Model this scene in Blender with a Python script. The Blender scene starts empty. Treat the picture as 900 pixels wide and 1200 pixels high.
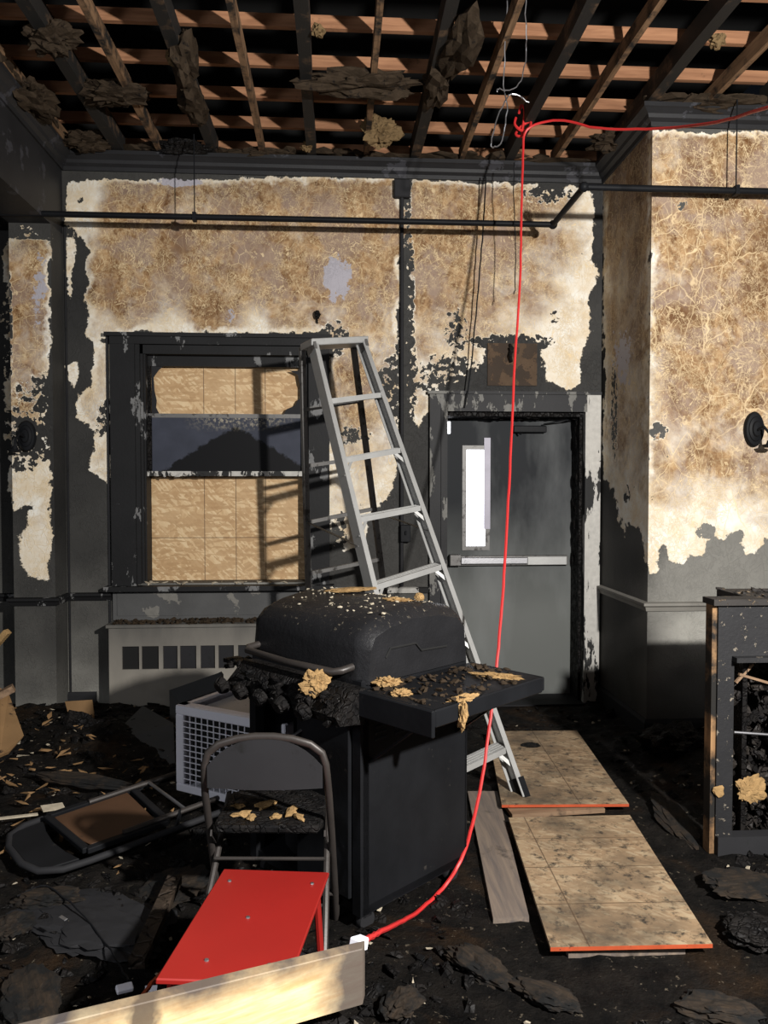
import bpy, bmesh, math, random
from mathutils import Vector, Matrix, noise, Euler
random.seed(7)
S = bpy.context.scene
C = S.collection
V = Vector
# ------------------------------------------------------------------ camera
CAM = V((0, -5.36, 1.54)); FPX = 900.0
YAW = math.atan(55/900); PIT = math.atan(28/900)
cd = bpy.data.cameras.new('camera'); cam = bpy.data.objects.new('camera', cd); C.objects.link(cam)
cd.sensor_fit = 'VERTICAL'; cd.sensor_height = 36; cd.lens = 27.0; cd.clip_start = .05
cam.location = CAM; cam.rotation_euler = Euler((math.pi/2-PIT, 0, -YAW), 'XYZ')
S.camera = cam
Fw = V((math.sin(YAW)*math.cos(PIT), math.cos(YAW)*math.cos(PIT), -math.sin(PIT)))
Rt = V((math.cos(YAW), -math.sin(YAW), 0)); Up = Rt.cross(Fw)
# points of the room measured from the photograph, each on a real plane of the room
def ray(px, py): return Fw + Rt*((px-450)/FPX) - Up*((py-600)/FPX)
def oy(px, py, y): r = ray(px, py); return CAM + r*((y-CAM.y)/r.y)
def oz(px, py, z): r = ray(px, py); return CAM + r*((z-CAM.z)/r.z)
def ox(px, py, x): r = ray(px, py); return CAM + r*((x-CAM.x)/r.x)
# ------------------------------------------------------------------ light, world, exposure
S.view_settings.view_transform = 'Standard'; S.view_settings.look = 'None'
S.view_settings.gamma = 1.0; S.view_settings.use_curve_mapping = False
S.view_settings.exposure = 0.0
w = bpy.data.worlds.new('world'); S.world = w; w.use_nodes = True
w.node_tree.nodes['Background'].inputs[0].default_value = (.55, .65, .9, 1)
w.node_tree.nodes['Background'].inputs[1].default_value = 0.006
def lamp(name, loc, power, size, col):
    l = bpy.data.lights.new(name, 'POINT'); l.energy = power; l.shadow_soft_size = size; l.color = col
    o = bpy.data.objects.new(name, l); C.objects.link(o); o.location = loc; return o
lamp('work_light', (1.78, -5.3, 2.46), 1180, .06, (1, .97, .925))
lamp('fill_light', (-2.3, -5.6, 2.1), 115, .35, (.92, .95, 1))
# ------------------------------------------------------------------ materials
class NT:
    def __init__(s, name):
        s.m = bpy.data.materials.new(name); s.m.use_nodes = True
        s.n = s.m.node_tree.nodes; s.l = s.m.node_tree.links
        s.b = s.n['Principled BSDF']; s.tc = s.n.new('ShaderNodeTexCoord').outputs['Object']
    def set(s, sock, v):
        if hasattr(v, 'is_linked') or isinstance(v, bpy.types.NodeSocket): s.l.new(v, sock)
        else:
            if isinstance(v, (tuple, list)) and len(v) == 3 and sock.type == 'RGBA': v = (*v, 1)
            sock.default_value = v
    def noise(s, scale, detail=4, vec=None, rough=.55, dist=0, out='Fac'):
        n = s.n.new('ShaderNodeTexNoise'); s.set(n.inputs['Vector'], vec or s.tc)
        n.inputs['Scale'].default_value = scale; n.inputs['Detail'].default_value = detail
        n.inputs['Roughness'].default_value = rough; n.inputs['Distortion'].default_value = dist
        return n.outputs[out]
    def vor(s, scale, feature='F1', vec=None, out='Distance', rand=1):
        n = s.n.new('ShaderNodeTexVoronoi'); n.feature = feature; s.set(n.inputs['Vector'], vec or s.tc)
        n.inputs['Scale'].default_value = scale; n.inputs['Randomness'].default_value = rand
        return n.outputs[out]
    def mapping(s, scale=(1,1,1), rot=(0,0,0), loc=(0,0,0), vec=None):
        n = s.n.new('ShaderNodeMapping'); s.set(n.inputs[0], vec or s.tc)
        n.inputs['Scale'].default_value = scale; n.inputs['Rotation'].default_value = rot; n.inputs['Location'].default_value = loc
        return n.outputs[0]
    def math(s, op, a, b=0.0, c=0.0, clamp=False):
        n = s.n.new('ShaderNodeMath'); n.operation = op; n.use_clamp = clamp
        s.set(n.inputs[0], a); s.set(n.inputs[1], b)
        if op in ('MULTIPLY_ADD', 'COMPARE'): s.set(n.inputs[2], c)
        return n.outputs[0]
    def rng(s, v, a, b, c=0.0, d=1.0):
        n = s.n.new('ShaderNodeMapRange'); n.clamp = True; s.set(n.inputs[0], v)
        for i, x in enumerate((a, b, c, d)): n.inputs[i+1].default_value = x
        return n.outputs[0]
    def mix(s, f, a, b, mode='MIX'):
        n = s.n.new('ShaderNodeMix'); n.data_type = 'RGBA'; n.blend_type = mode
        s.set(n.inputs[0], f); s.set(n.inputs[6], a); s.set(n.inputs[7], b)
        return n.outputs[2]
    def attr(s, name):
        n = s.n.new('ShaderNodeAttribute'); n.attribute_name = name; return n.outputs['Fac']
    def sep(s, v=None):
        n = s.n.new('ShaderNodeSeparateXYZ'); s.set(n.inputs[0], v or s.tc); return n.outputs
    def comb(s, x, y, z):
        n = s.n.new('ShaderNodeCombineXYZ')
        for i, a in enumerate((x, y, z)): s.set(n.inputs[i], a)
        return n.outputs[0]
    def add(s, a, b, k=1.0):
        n = s.n.new('ShaderNodeVectorMath'); n.operation = 'MULTIPLY_ADD'
        s.set(n.inputs[0], b); n.inputs[1].default_value = (k, k, k); s.set(n.inputs[2], a); return n.outputs[0]
    def bump(s, h, strength=.4, dist=.01):
        n = s.n.new('ShaderNodeBump'); n.inputs['Strength'].default_value = strength; n.inputs['Distance'].default_value = dist
        s.set(n.inputs['Height'], h); s.l.new(n.outputs[0], s.b.inputs['Normal'])
    def fin(s, col, rough=.7, metal=0.0, spec=.5):
        s.set(s.b.inputs['Base Color'], col); s.set(s.b.inputs['Roughness'], rough)
        s.set(s.b.inputs['Metallic'], metal); s.b.inputs['Specular IOR Level'].default_value = spec
        return s.m
def m_wall():
    t = NT('scorched_wall_paint')
    warp = t.noise(2.2, 3, out='Color')
    vec = t.add(t.tc, warp, .35)
    fine = t.noise(16, 6, rough=.65); big = t.noise(5, 5, rough=.6); vf = t.noise(55, 3)
    e = t.math('MULTIPLY_ADD', t.math('SUBTRACT', fine, .5), .10, t.attr('sd'))
    e = t.math('MULTIPLY_ADD', t.math('SUBTRACT', big, .5), .14, e)
    # flaking round the speckled patches
    sp = t.math('MULTIPLY', t.attr('speck'), t.rng(t.noise(22, 4, rough=.6), .42, .58, 0, 1))
    e = t.math('SUBTRACT', e, t.math('MULTIPLY', sp, .6))
    # a few small flakes knocked out everywhere
    fl = t.rng(t.noise(9, 5, rough=.7), .70, .71)
    e = t.math('SUBTRACT', e, t.math('MULTIPLY', fl, .3))
    m = t.rng(e, -.002, .004)
    tone = t.attr('tone')                      # 0 white plaster paint, 1 toasted brown
    tn = t.math('MULTIPLY_ADD', t.math('SUBTRACT', t.noise(3.5, 6, vec, .65), .5), 1.5, tone)
    rim = t.rng(t.math('MULTIPLY_ADD', t.math('SUBTRACT', big, .5), .08, e), .0, .05)
    tn = t.math('MULTIPLY', tn, rim)
    cream = t.mix(t.rng(t.noise(7, 4), .35, .65), (.87, .84, .76), (.74, .62, .45))
    brown = t.mix(t.rng(t.noise(10, 7, t.mapping((1, 1, .7)), .72, 1.2), .36, .62), (.13, .055, .017), (.46, .29, .145))
    brown = t.mix(t.rng(t.noise(26, 5, rough=.7), .5, .66, 0, .7), brown, (.62, .46, .27))
    grey = t.mix(t.rng(t.noise(4.3, 4, vec, .6), .45, .58, 0, .85), brown, (.31, .225, .175))
    pap = t.mix(t.rng(tn, .1, .62), cream, grey)
    pap = t.mix(t.math('MULTIPLY', t.rng(t.noise(2.6, 6, t.mapping((1, 1, .8), loc=(9, 2, 4)), .7, .8), .47, .62, 0, .85), t.math('MULTIPLY', t.rng(tn, .3, .7), t.rng(t.attr('crk'), 0, 1, .4, 1))), pap, (.13, .06, .022))
    # crackle : cells of curled paint with pale edges, two sizes
    v2 = t.add(t.mapping((1, 1, .62)), t.noise(6, 3, out='Color'), .05)
    v3 = t.add(t.mapping((1, 1, .85), loc=(3, 1, 2)), t.noise(12, 3, out='Color'), .05)
    c1 = t.vor(6.0, 'DISTANCE_TO_EDGE', v2); c2 = t.vor(13, 'DISTANCE_TO_EDGE', v3)
    n1 = t.rng(t.noise(5, 4), .45, .60, 0, .8)
    l1 = t.math('MULTIPLY', t.rng(c1, .003, .014, 1, 0), t.rng(t.noise(3, 3), .35, .6, .25, .95))
    l2 = t.math('MULTIPLY', t.rng(c2, .006, .034, 1, 0), n1)
    for sc_, wd_, am_ in ((7, .011, .9), (15, .02, .95), (27, .024, .7)):      # wandering veins where the paint curled
        r_ = t.rng(t.math('ABSOLUTE', t.math('SUBTRACT', t.noise(sc_, 4, t.mapping((1, 1, .8), loc=(sc_, 0, 0)), .6, .8), .5)), wd_*.3, wd_, am_, 0)
        l2 = t.math('MAXIMUM', l2, t.math('MULTIPLY', r_, t.rng(t.noise(4, 3, t.mapping(loc=(0, sc_, 0))), .42, .58)))
    ln = t.math('MAXIMUM', t.math('MULTIPLY', l1, t.attr('crk')), l2)
    pap = t.mix(t.math('MULTIPLY', ln, .8), pap, (.80, .62, .37))
    # soot where the paint has gone, plus cabinet shade painted low on the chimney
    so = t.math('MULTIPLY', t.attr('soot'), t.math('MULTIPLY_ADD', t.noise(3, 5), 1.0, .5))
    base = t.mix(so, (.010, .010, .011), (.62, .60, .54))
    base = t.mix(t.rng(t.noise(38, 5, rough=.7), .68, .72, 0, .35), base, (.35, .34, .32))
    stain = t.rng(t.noise(1.3, 5), .55, .8, 0, .5)
    pap = t.mix(t.math('MULTIPLY', t.attr('grime'), t.rng(t.noise(5, 5, t.mapping((3, 3, .5))), .1, .8, .55, 1)), pap, (.02, .02, .02))
    # bare grey-lilac plaster where both coats fell
    pl = t.math('MULTIPLY', t.rng(t.math('MULTIPLY_ADD', t.math('SUBTRACT', t.noise(14, 7, rough=.75), .5), .28, t.attr('bare')), .0, .004), 1)
    pap = t.mix(pl, pap, (.40, .38, .42))
    col = t.mix(m, base, pap)
    h = t.math('ADD', t.math('MULTIPLY', m, 1.0), t.math('MULTIPLY', ln, .5))
    h = t.math('MULTIPLY_ADD', t.math('MULTIPLY', t.noise(60, 4), m), .3, h)
    t.bump(h, .6, .006)
    return t.fin(col, t.rng(m, 0, 1, .7, .6), 0, .2)
def m_flaky(name, base, flake, thr=.6, scale=7, rough=.6, scz=1.0, bump=.4):
    t = NT(name)
    n = t.noise(scale, 7, t.mapping((1, 1, scz)), .66)
    f = t.rng(n, thr, thr+.012)
    b = t.mix(t.noise(4, 5), base, tuple(min(1, c*2.2+.004) for c in base))
    fl = t.mix(t.noise(30, 3), flake, tuple(c*.6 for c in flake))
    t.bump(t.math('ADD', f, t.math('MULTIPLY', t.noise(70, 4), .5)), bump, .004)
    return t.fin(t.mix(f, b, fl), rough+.1, 0, .25)
def m_char(name='charred_wood', c0=(.004, .004, .0045), c1=(.018, .0155, .014), scale=34, rough=(.4, .85), bmp=.7):
    t = NT(name)
    e = t.vor(scale, 'DISTANCE_TO_EDGE', t.add(t.tc, t.noise(9, 3, out='Color'), .1))
    n = t.noise(12, 7, rough=.7)
    t.bump(t.math('ADD', t.rng(e, 0, .12), t.math('MULTIPLY', n, .8)), bmp, .012)
    return t.fin(t.mix(t.rng(n, .35, .75), c0, c1), t.rng(t.noise(22, 4), .35, .7, *rough), 0, .13)
def m_rubble():
    t = NT('wet_soot_rubble')
    n = t.noise(6, 8, rough=.72); n2 = t.noise(2.1, 6, rough=.65, dist=.6)
    c = t.mix(t.rng(n, .38, .7), (.0025, .0025, .0027), (.019, .016, .0135))
    c = t.mix(t.rng(n2, .53, .66, 0, .75), c, t.mix(t.noise(30, 4), (.009, .006, .004), (.06, .034, .017)))
    c = t.mix(t.rng(t.noise(45, 3, rough=.6), .655, .69, 0, .55), c, (.20, .165, .12))
    t.bump(t.math('ADD', t.math('MULTIPLY', t.noise(35, 7, rough=.75), .8), n), 1.0, .03)
    return t.fin(c, t.rng(t.noise(11, 5), .35, .65, .45, .9), 0, .10)
def m_wood(name, c0, c1, soot=.5, axis='X', sc=1.0, rough=.75, sootcol=(.012, .011, .010)):
    t = NT(name)
    s = {'X': (1.2, 16, 16), 'Y': (16, 1.2, 16), 'Z': (16, 16, 1.2)}[axis]
    g = t.noise(2.2*sc, 6, t.mapping(s), .6, .4)
    c = t.mix(t.rng(g, .3, .7), c0, c1)
    sn = t.noise(4.5*sc, 6, rough=.68)
    c = t.mix(t.rng(sn, .72-soot*.5, .86-soot*.5), c, sootcol)
    t.bump(t.math('ADD', g, t.math('MULTIPLY', sn, .5)), .4, .004)
    return t.fin(c, rough, 0, .3)
def m_osb(name, lx, ly, dirt=.2, gain=1.0):
    """strand board; lx / ly = the chalk lines snapped across it, in metres of the board's own x / y"""
    t = NT(name)
    out = None
    cols = [(.66, .46, .25), (.50, .31, .15), (.80, .62, .38), (.40, .235, .105)]
    layers = []
    for i, (r, sx, sy) in enumerate([(.15, 34, 11), (1.0, 30, 10), (-.75, 36, 12), (1.6, 30, 11)]):
        v = t.add(t.mapping((sx*2.0, sy*1.1, 1), (0, 0, 0), (i*3.1, i*1.7, 0), t.mapping(rot=(0, 0, r))), t.noise(9, 3, out='Color'), 1.6)
        n = t.n.new('ShaderNodeTexVoronoi'); t.set(n.inputs['Vector'], v); n.inputs['Scale'].default_value = 1.0
        k = t.sep(n.outputs['Color'])
        layers.append((k[0], k[1]))
    col = t.mix(layers[0][0], cols[0], cols[1])
    for i in (1, 2, 3):
        cc = t.mix(layers[i][0], cols[i], cols[(i+2) % 4])
        col = t.mix(t.rng(layers[i][1], .5, .52, 0, .8), col, cc)
    col = t.mix(t.rng(t.noise(2.3, 3), .3, .7, 0, .4), col, (.66, .47, .27))
    if gain != 1: col = t.mix(1-gain, col, (.09, .08, .07))
    if dirt:
        col = t.mix(t.math('MULTIPLY', t.rng(t.noise(24, 6, rough=.75), .52, .66), t.rng(t.noise(3.2, 4), .60-dirt*.5, .85-dirt*.5)), col, (.02, .017, .015))
        col = t.mix(t.rng(t.noise(4.1, 5, t.mapping(loc=(5, 5, 5))), .45, .8, 0, dirt), col, (.05, .04, .03))
    p = t.sep()
    m = None
    for ax, arr in ((0, lx), (1, ly)):
        for v in arr:
            f = t.rng(t.math('ABSOLUTE', t.math('SUBTRACT', p[ax], v)), .0018, .0034, .75, 0)
            m = f if m is None else t.math('MAXIMUM', m, f)
    if m is not None: col = t.mix(m, col, (.06, .035, .02))
    t.bump(t.noise(60, 4), .3, .002)
    return t.fin(col, .62, 0, .4)
def m_plain(name, c, rough=.5, metal=0.0, var=.25, scale=8, spec=.5, dirt=0.0, dc=(.015, .014, .013), bmp=.1):
    t = NT(name)
    col = t.mix(t.noise(scale, 5), tuple(x*(1-var) for x in c), tuple(min(1, x*(1+var)) for x in c))
    if dirt: col = t.mix(t.rng(t.noise(scale*1.7, 7, rough=.7), .72-dirt*.4, .8-dirt*.4), col, dc)
    t.bump(t.noise(scale*6, 4), bmp, .003)
    return t.fin(col, rough, metal, spec)
def m_emit(name, c, s):
    t = NT(name); t.b.inputs['Base Color'].default_value = (.8, .8, .8, 1)
    t.b.inputs['Emission Color'].default_value = (*c, 1); t.b.inputs['Emission Strength'].default_value = s; return t.m
MT = dict(
 wall=m_wall(), char=m_char(), rubble=m_rubble(),
 charbrown=m_char('charred_board', (.012, .010, .009), (.07, .05, .035), 14),
 casing=m_flaky('soot_black_trim', (.0045, .0045, .005), (.20, .20, .20), .60, 8, .5, .45),
 doorcase=m_flaky('blistered_door_trim', (.012, .012, .013), (.20, .195, .18), .56, 9, .5, .4),
 peelcase=m_flaky('peeling_white_trim', (.012, .012, .012), (.60, .58, .54), .47, 9, .6, .3),
 cornice=m_flaky('soot_cornice', (.009, .009, .010), (.05, .05, .058), .60, 5, .45, 1),
 joist=m_wood('scorched_joist', (.10, .055, .027), (.26, .155, .085), .50, 'Y', 1.4),
 joistd=m_wood('charred_joist', (.045, .028, .018), (.15, .09, .05), .80, 'Y', 1.4),
 batten=m_wood('ceiling_batten', (.20, .09, .045), (.38, .19, .10), .14, 'X'),
 plank=m_wood('smoked_plank', (.10, .085, .08), (.22, .17, .13), .30, 'Y', 1, .6),
 fresh=m_wood('half_burnt_plank', (.62, .40, .19), (.80, .60, .34), .36, 'X', .55, .6, (.05, .035, .03)),
 ply=m_wood('brown_plywood', (.16, .10, .06), (.28, .18, .11), .3, 'X'),
 ins=m_plain('tan_insulation', (.30, .19, .085), .95, 0, .6, 30, .1, .25, (.10, .06, .03), 1),
 insd=m_plain('sooty_insulation', (.038, .027, .018), .95, 0, .6, 16, .05, .4, (.012, .010, .009), 1),
 insm=m_plain('browned_insulation', (.15, .10, .05), .95, 0, .6, 22, .05, .35, (.03, .022, .015), 1),
 sheetgrey=m_plain('smoked_grey_sheet', (.065,.068,.07), .6, 0, .25, 5, .15, .2),
 wetchar=m_char('glossy_charred_mass', (.008,.008,.009), (.05,.042,.036), 22, (.25,.6), 1.0),
 crust=m_wood('brown_crust', (.007,.006,.005), (.034,.022,.013), .55, 'X', 2, .9, (.005,.005,.005)),
 blackmetal=m_plain('burnt_black_metal', (.009, .0095, .011), .5, 0, .5, 6, .10, .2, (.05, .045, .04), .2),
 chairmetal=m_plain('smoked_brown_metal', (.042, .036, .033), .45, .25, .3, 10, .5, .3, (.02, .018, .017), .15),
 steel=m_plain('brushed_steel', (.42, .42, .44), .34, .9, .2, 12, .5, .2, (.10, .10, .10)),
 alu=m_plain('ladder_aluminium', (.42, .42, .41), .5, .35, .2, 9, .5, .18, (.09, .08, .07), .15),
 alud=m_plain('smoked_aluminium', (.15, .145, .14), .5, .35, .3, 9, .5, .45, (.04, .036, .033), .15),
 red=m_plain('red_enamel', (.27, .013, .010), .42, 0, .12, 5, .5, .06, (.72, .28, .25), .03),
 cord=m_plain('red_cord', (.62, .03, .03), .45, 0, .1, 8, .5),
 orange=m_plain('orange_edge_paint', (.40, .07, .025), .6, 0, .3, 30, .3, .25, (.05, .03, .02)),
 white=m_plain('white_enamel', (.82, .82, .90), .4, 0, .05, 6, .5, .1, (.12, .12, .12), .03),
 dark=m_plain('black_void_liner', (.004, .004, .004), .9, 0, .2),
 slate=m_plain('smoked_sheet', (.022, .022, .024), .65, 0, .25, 5, .12, .3, (.015, .015, .015)),
 card=m_plain('brown_card', (.22, .13, .06), .8, 0, .3, 9, .2, .3, (.03, .02, .015)),
 chips=m_plain('pale_chips', (.38, .33, .25), .85, 0, .5, 30, .2),
 railgrey=m_plain('smoked_cream_rail', (.20,.19,.17), .6, 0, .3, 6, .2, .2),
 apron=m_flaky('smoked_apron', (.05,.05,.05), (.22,.21,.19), .58, 3, .6, 1),
 rust=m_plain('rust_brown_panel', (.075, .038, .02), .6, 0, .4, 7, .3, .3, (.02, .015, .012)),
 daylight=m_emit('daylight_pane', (.90, .92, 1), 3.2),
)
# ------------------------------------------------------------------ mesh builder
class MB:
    def __init__(s): s.v = []; s.f = []
    def add(s, vs, fs):
        b = len(s.v); s.v += [V(x) for x in vs]; s.f += [tuple(i+b for i in f) for f in fs]; return s
    def box(s, lo, hi, M=None):
        a, b = V(lo), V(hi)
        vs = [V((x, y, z)) for z in (a.z, b.z) for y in (a.y, b.y) for x in (a.x, b.x)]
        if M: vs = [M @ p for p in vs]
        return s.add(vs, [(0,2,3,1),(4,5,7,6),(0,1,5,4),(2,6,7,3),(0,4,6,2),(1,3,7,5)])
    def hexa(s, p):      # 4 bottom ccw + 4 top ccw
        return s.add(p, [(3,2,1,0),(4,5,6,7),(0,1,5,4),(1,2,6,5),(2,3,7,6),(3,0,4,7)])
    def bar(s, p0, p1, w, h, up=(0,0,1)):
        p0, p1 = V(p0), V(p1); d = (p1-p0).normalized(); u = V(up)
        sx = d.cross(u)
        if sx.length < 1e-4: sx = d.cross(V((1,0,0)))
        sx.normalize(); uz = sx.cross(d)
        q = [(-w/2,-h/2),(w/2,-h/2),(w/2,h/2),(-w/2,h/2)]
        return s.add([p0+sx*a+uz*b for a, b in q]+[p1+sx*a+uz*b for a, b in q],
                     [(0,1,2,3),(7,6,5,4),(0,4,5,1),(1,5,6,2),(2,6,7,3),(3,7,4,0)])
    def channel(s, p0, p1, w, h, up, t=.004):   # C-section stile : web + two flanges
        p0, p1 = V(p0), V(p1); d = (p1-p0).normalized(); sx = d.cross(V(up)).normalized(); uz = sx.cross(d)
        s.bar(p0, p1, w, t, uz)
        for k in (-1, 1):
            o = sx*(k*(w/2-t/2)) + uz*(h/2)
            s.bar(p0+o, p1+o, t, h, uz)
        return s
    def tube(s, pts, r, seg=8, closed=False, cap=True):
        pts = [V(p) for p in pts]; n = len(pts); rr = r if isinstance(r, (list, tuple)) else [r]*n
        b = len(s.v); prev = None
        for i, p in enumerate(pts):
            if closed: d = pts[(i+1) % n]-pts[i-1]
            else: d = pts[min(i+1, n-1)]-pts[max(i-1, 0)]
            d.normalize()
            if prev is None:
                a = d.orthogonal().normalized()
            else:
                a = (prev - d*prev.dot(d)).normalized()
            prev = a; c = d.cross(a)
            s.v += [p + (a*math.cos(6.28318*k/seg)+c*math.sin(6.28318*k/seg))*rr[i] for k in range(seg)]
        m = n if closed else n-1
        for i in range(m):
            j = (i+1) % n
            for k in range(seg):
                k2 = (k+1) % seg
                s.f.append((b+i*seg+k, b+i*seg+k2, b+j*seg+k2, b+j*seg+k))
        if cap and not closed:
            s.f.append(tuple(b+k for k in reversed(range(seg)))); s.f.append(tuple(b+(n-1)*seg+k for k in range(seg)))
        return s
    def lathe(s, prof, M=None, seg=24):   # prof [(r,z)], about z
        b = len(s.v); M = M or Matrix()
        for r, z in prof:
            s.v += [M @ V((r*math.cos(6.28318*k/seg), r*math.sin(6.28318*k/seg), z)) for k in range(seg)]
        for i in range(len(prof)-1):
            for k in range(seg):
                k2 = (k+1) % seg
                s.f.append((b+i*seg+k, b+i*seg+k2, b+(i+1)*seg+k2, b+(i+1)*seg+k))
        s.f.append(tuple(b+k for k in reversed(range(seg)))); s.f.append(tuple(b+(len(prof)-1)*seg+k for k in range(seg)))
        return s
    def prism(s, poly, z0, z1, M=None):
        M = M or Matrix(); n = len(poly)
        vs = [M @ V((x, y, z0)) for x, y in poly]+[M @ V((x, y, z1)) for x, y in poly]
        return s.add(vs, [tuple(reversed(range(n))), tuple(range(n, 2*n))]+[(i, (i+1) % n, n+(i+1) % n, n+i) for i in range(n)])
    def chunk(s, c, size, seed=None, n=12, M=None):   # angular lump
        R = random.Random(seed if seed is not None else random.random())
        bm = bmesh.new(); c = V(c); M = M or Euler((R.uniform(-.5,.5), R.uniform(-.5,.5), R.uniform(0,6.3))).to_matrix()
        for i in range(n):
            d = V((R.gauss(0,1), R.gauss(0,1), R.gauss(0,1))).normalized()*R.uniform(.75, 1)
            bm.verts.new(c + M @ V((d.x*size[0], d.y*size[1], d.z*size[2])))
        bmesh.ops.convex_hull(bm, input=bm.verts)
        vs = list(bm.verts); used = {v for f in bm.faces for v in f.verts}; vs = [v for v in vs if v in used]
        ix = {v: i for i, v in enumerate(vs)}
        s.add([v.co for v in vs], [tuple(ix[v] for v in f.verts) for f in bm.faces]); bm.free(); return s
    def fluff(s, c, size, seed=0, sub=4, rough=.5, M=None):  # ragged soft lump
        bm = bmesh.new(); bmesh.ops.create_icosphere(bm, subdivisions=sub, radius=1); M = M or Matrix.Identity(3)
        o = V((seed*7.3, seed*3.1, seed*1.7)); c = V(c)
        for v in bm.verts:
            d = v.co.copy(); k = 1+rough*(.75*noise.noise(d*1.4+o)+.55*noise.fractal(d*3.5+o, .8, 2.1, 4))
            v.co = c + M @ V((d.x*size[0]*k, d.y*size[1]*k, d.z*size[2]*k))
        s.add([v.co.copy() for v in bm.verts], [tuple(v.index for v in f.verts) for f in bm.faces]); bm.free(); return s
    def build(s, name, mat, parent=None, smooth=False, bevel=0):
        me = bpy.data.meshes.new(name); me.from_pydata([tuple(v) for v in s.v], [], s.f); me.validate()
        bm = bmesh.new(); bm.from_mesh(me)
        bmesh.ops.recalc_face_normals(bm, faces=bm.faces)
        if bevel:
            bmesh.ops.bevel(bm, geom=list(bm.edges), offset=bevel, segments=1, affect='EDGES', clamp_overlap=True)
        bm.to_mesh(me); bm.free()
        if smooth:
            me.polygons.foreach_set('use_smooth', [True]*len(me.polygons))
            me.set_sharp_from_angle(angle=.7)
        me.materials.append(MT[mat] if isinstance(mat, str) else mat)
        o = bpy.data.objects.new(name, me); C.objects.link(o)
        if parent:
            o.parent = parent
            if parent.type == 'EMPTY' and not parent.get('_local'):
                o.matrix_parent_inverse = Matrix.Translation(-parent.location)
        return o
def tag(o, label, cat, group=None, kind=None):
    o['label'] = label; o['category'] = cat
    if group: o['group'] = group
    if kind: o['kind'] = kind
    return o
def thing(name, loc, label, cat, group=None, rot=None, local=False):
    o = bpy.data.objects.new(name, None); C.objects.link(o); o.location = loc; o.empty_display_size = .1
    if rot: o.rotation_euler = rot
    if local: o['_local'] = 1
    return tag(o, label, cat, group)
def struct(o, kind='structure'): o['kind'] = kind; return o
def local_done():
    for o in bpy.data.objects:
        if o.get('_local') is not None: del o['_local']
def sweep(path, prof, side=1):
    """mitred moulding: path = (x,y) polyline, prof = closed (out, z) outline; side gives which way it faces"""
    m = MB(); P = [V((x, y, 0)) for x, y in path]; n = len(P); k = len(prof)
    for i, p in enumerate(P):
        dirs = []
        if i > 0: dirs.append((p-P[i-1]).normalized())
        if i < n-1: dirs.append((P[i+1]-p).normalized())
        ns = [V((d.y, -d.x, 0))*side for d in dirs]
        nn = sum(ns, V((0,0,0))).normalized(); nn = nn/max(.3, nn.dot(ns[0]))
        m.v += [p+nn*a+V((0,0,z)) for a, z in prof]
    for i in range(n-1):
        for j in range(k):
            j2 = (j+1) % k; m.f.append((i*k+j, i*k+j2, (i+1)*k+j2, (i+1)*k+j))
    m.f.append(tuple(range(k))); m.f.append(tuple((n-1)*k+j for j in range(k)))
    return m
# ------------------------------------------------------------------ the shell of the room
import numpy as np
def proj(P):   # (n,3) -> pixel of the photograph, used only to carry the measured stain outlines onto the walls
    d = P - np.array(CAM); z = d @ np.array(Fw)
    return 450+FPX*(d @ np.array(Rt))/z, 600-FPX*(d @ np.array(Up))/z, z
def sdist(X, Y, polys):
    best = np.full(X.shape, -1e3)
    for poly in polys:
        p = np.array(poly, float); q = np.roll(p, -1, 0); dm = np.full(X.shape, 1e9); ins = np.zeros(X.shape, bool)
        for (x1, y1), (x2, y2) in zip(p, q):
            ex, ey = x2-x1, y2-y1; L = ex*ex+ey*ey+1e-9
            t = np.clip(((X-x1)*ex+(Y-y1)*ey)/L, 0, 1)
            dm = np.minimum(dm, np.hypot(X-x1-t*ex, Y-y1-t*ey))
            c = ((y1 > Y) != (y2 > Y)) & (X < (x2-x1)*(Y-y1)/((y2-y1) if abs(y2-y1) > 1e-9 else 1e-9)+x1)
            ins ^= c
        best = np.maximum(best, np.where(ins, dm, -dm))
    return best
def idw(X, Y, pts, p=3):
    num = 0; den = 0
    for x, y, v in pts:
        w = 1/(((X-x)**2+(Y-y)**2+60)**(p/2)); num = num+w*v; den = den+w
    return num/den
def lin(a, b, step, cuts=()):
    n = max(1, round(abs(b-a)/step)); L = [a+(b-a)*i/n for i in range(n+1)]
    for c in cuts:
        i = min(range(len(L)), key=lambda k: abs(L[k]-c)); L[i] = c
    return L
def wall_grid(m, o, e1, e2, A, B, holes=()):
    """quad grid o + a*e1 + b*e2 ; holes = (a0,a1,b0,b1) left open"""
    b0 = len(m.v); o, e1, e2 = V(o), V(e1), V(e2)
    m.v += [o+e1*a+e2*b for b in B for a in A]; n = len(A)
    for j in range(len(B)-1):
        for i in range(n-1):
            ca, cb = (A[i]+A[i+1])/2, (B[j]+B[j+1])/2
            if any(h[0] < ca < h[1] and h[2] < cb < h[3] for h in holes): continue
            m.f.append((b0+j*n+i, b0+j*n+i+1, b0+(j+1)*n+i+1, b0+(j+1)*n+i))
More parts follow.
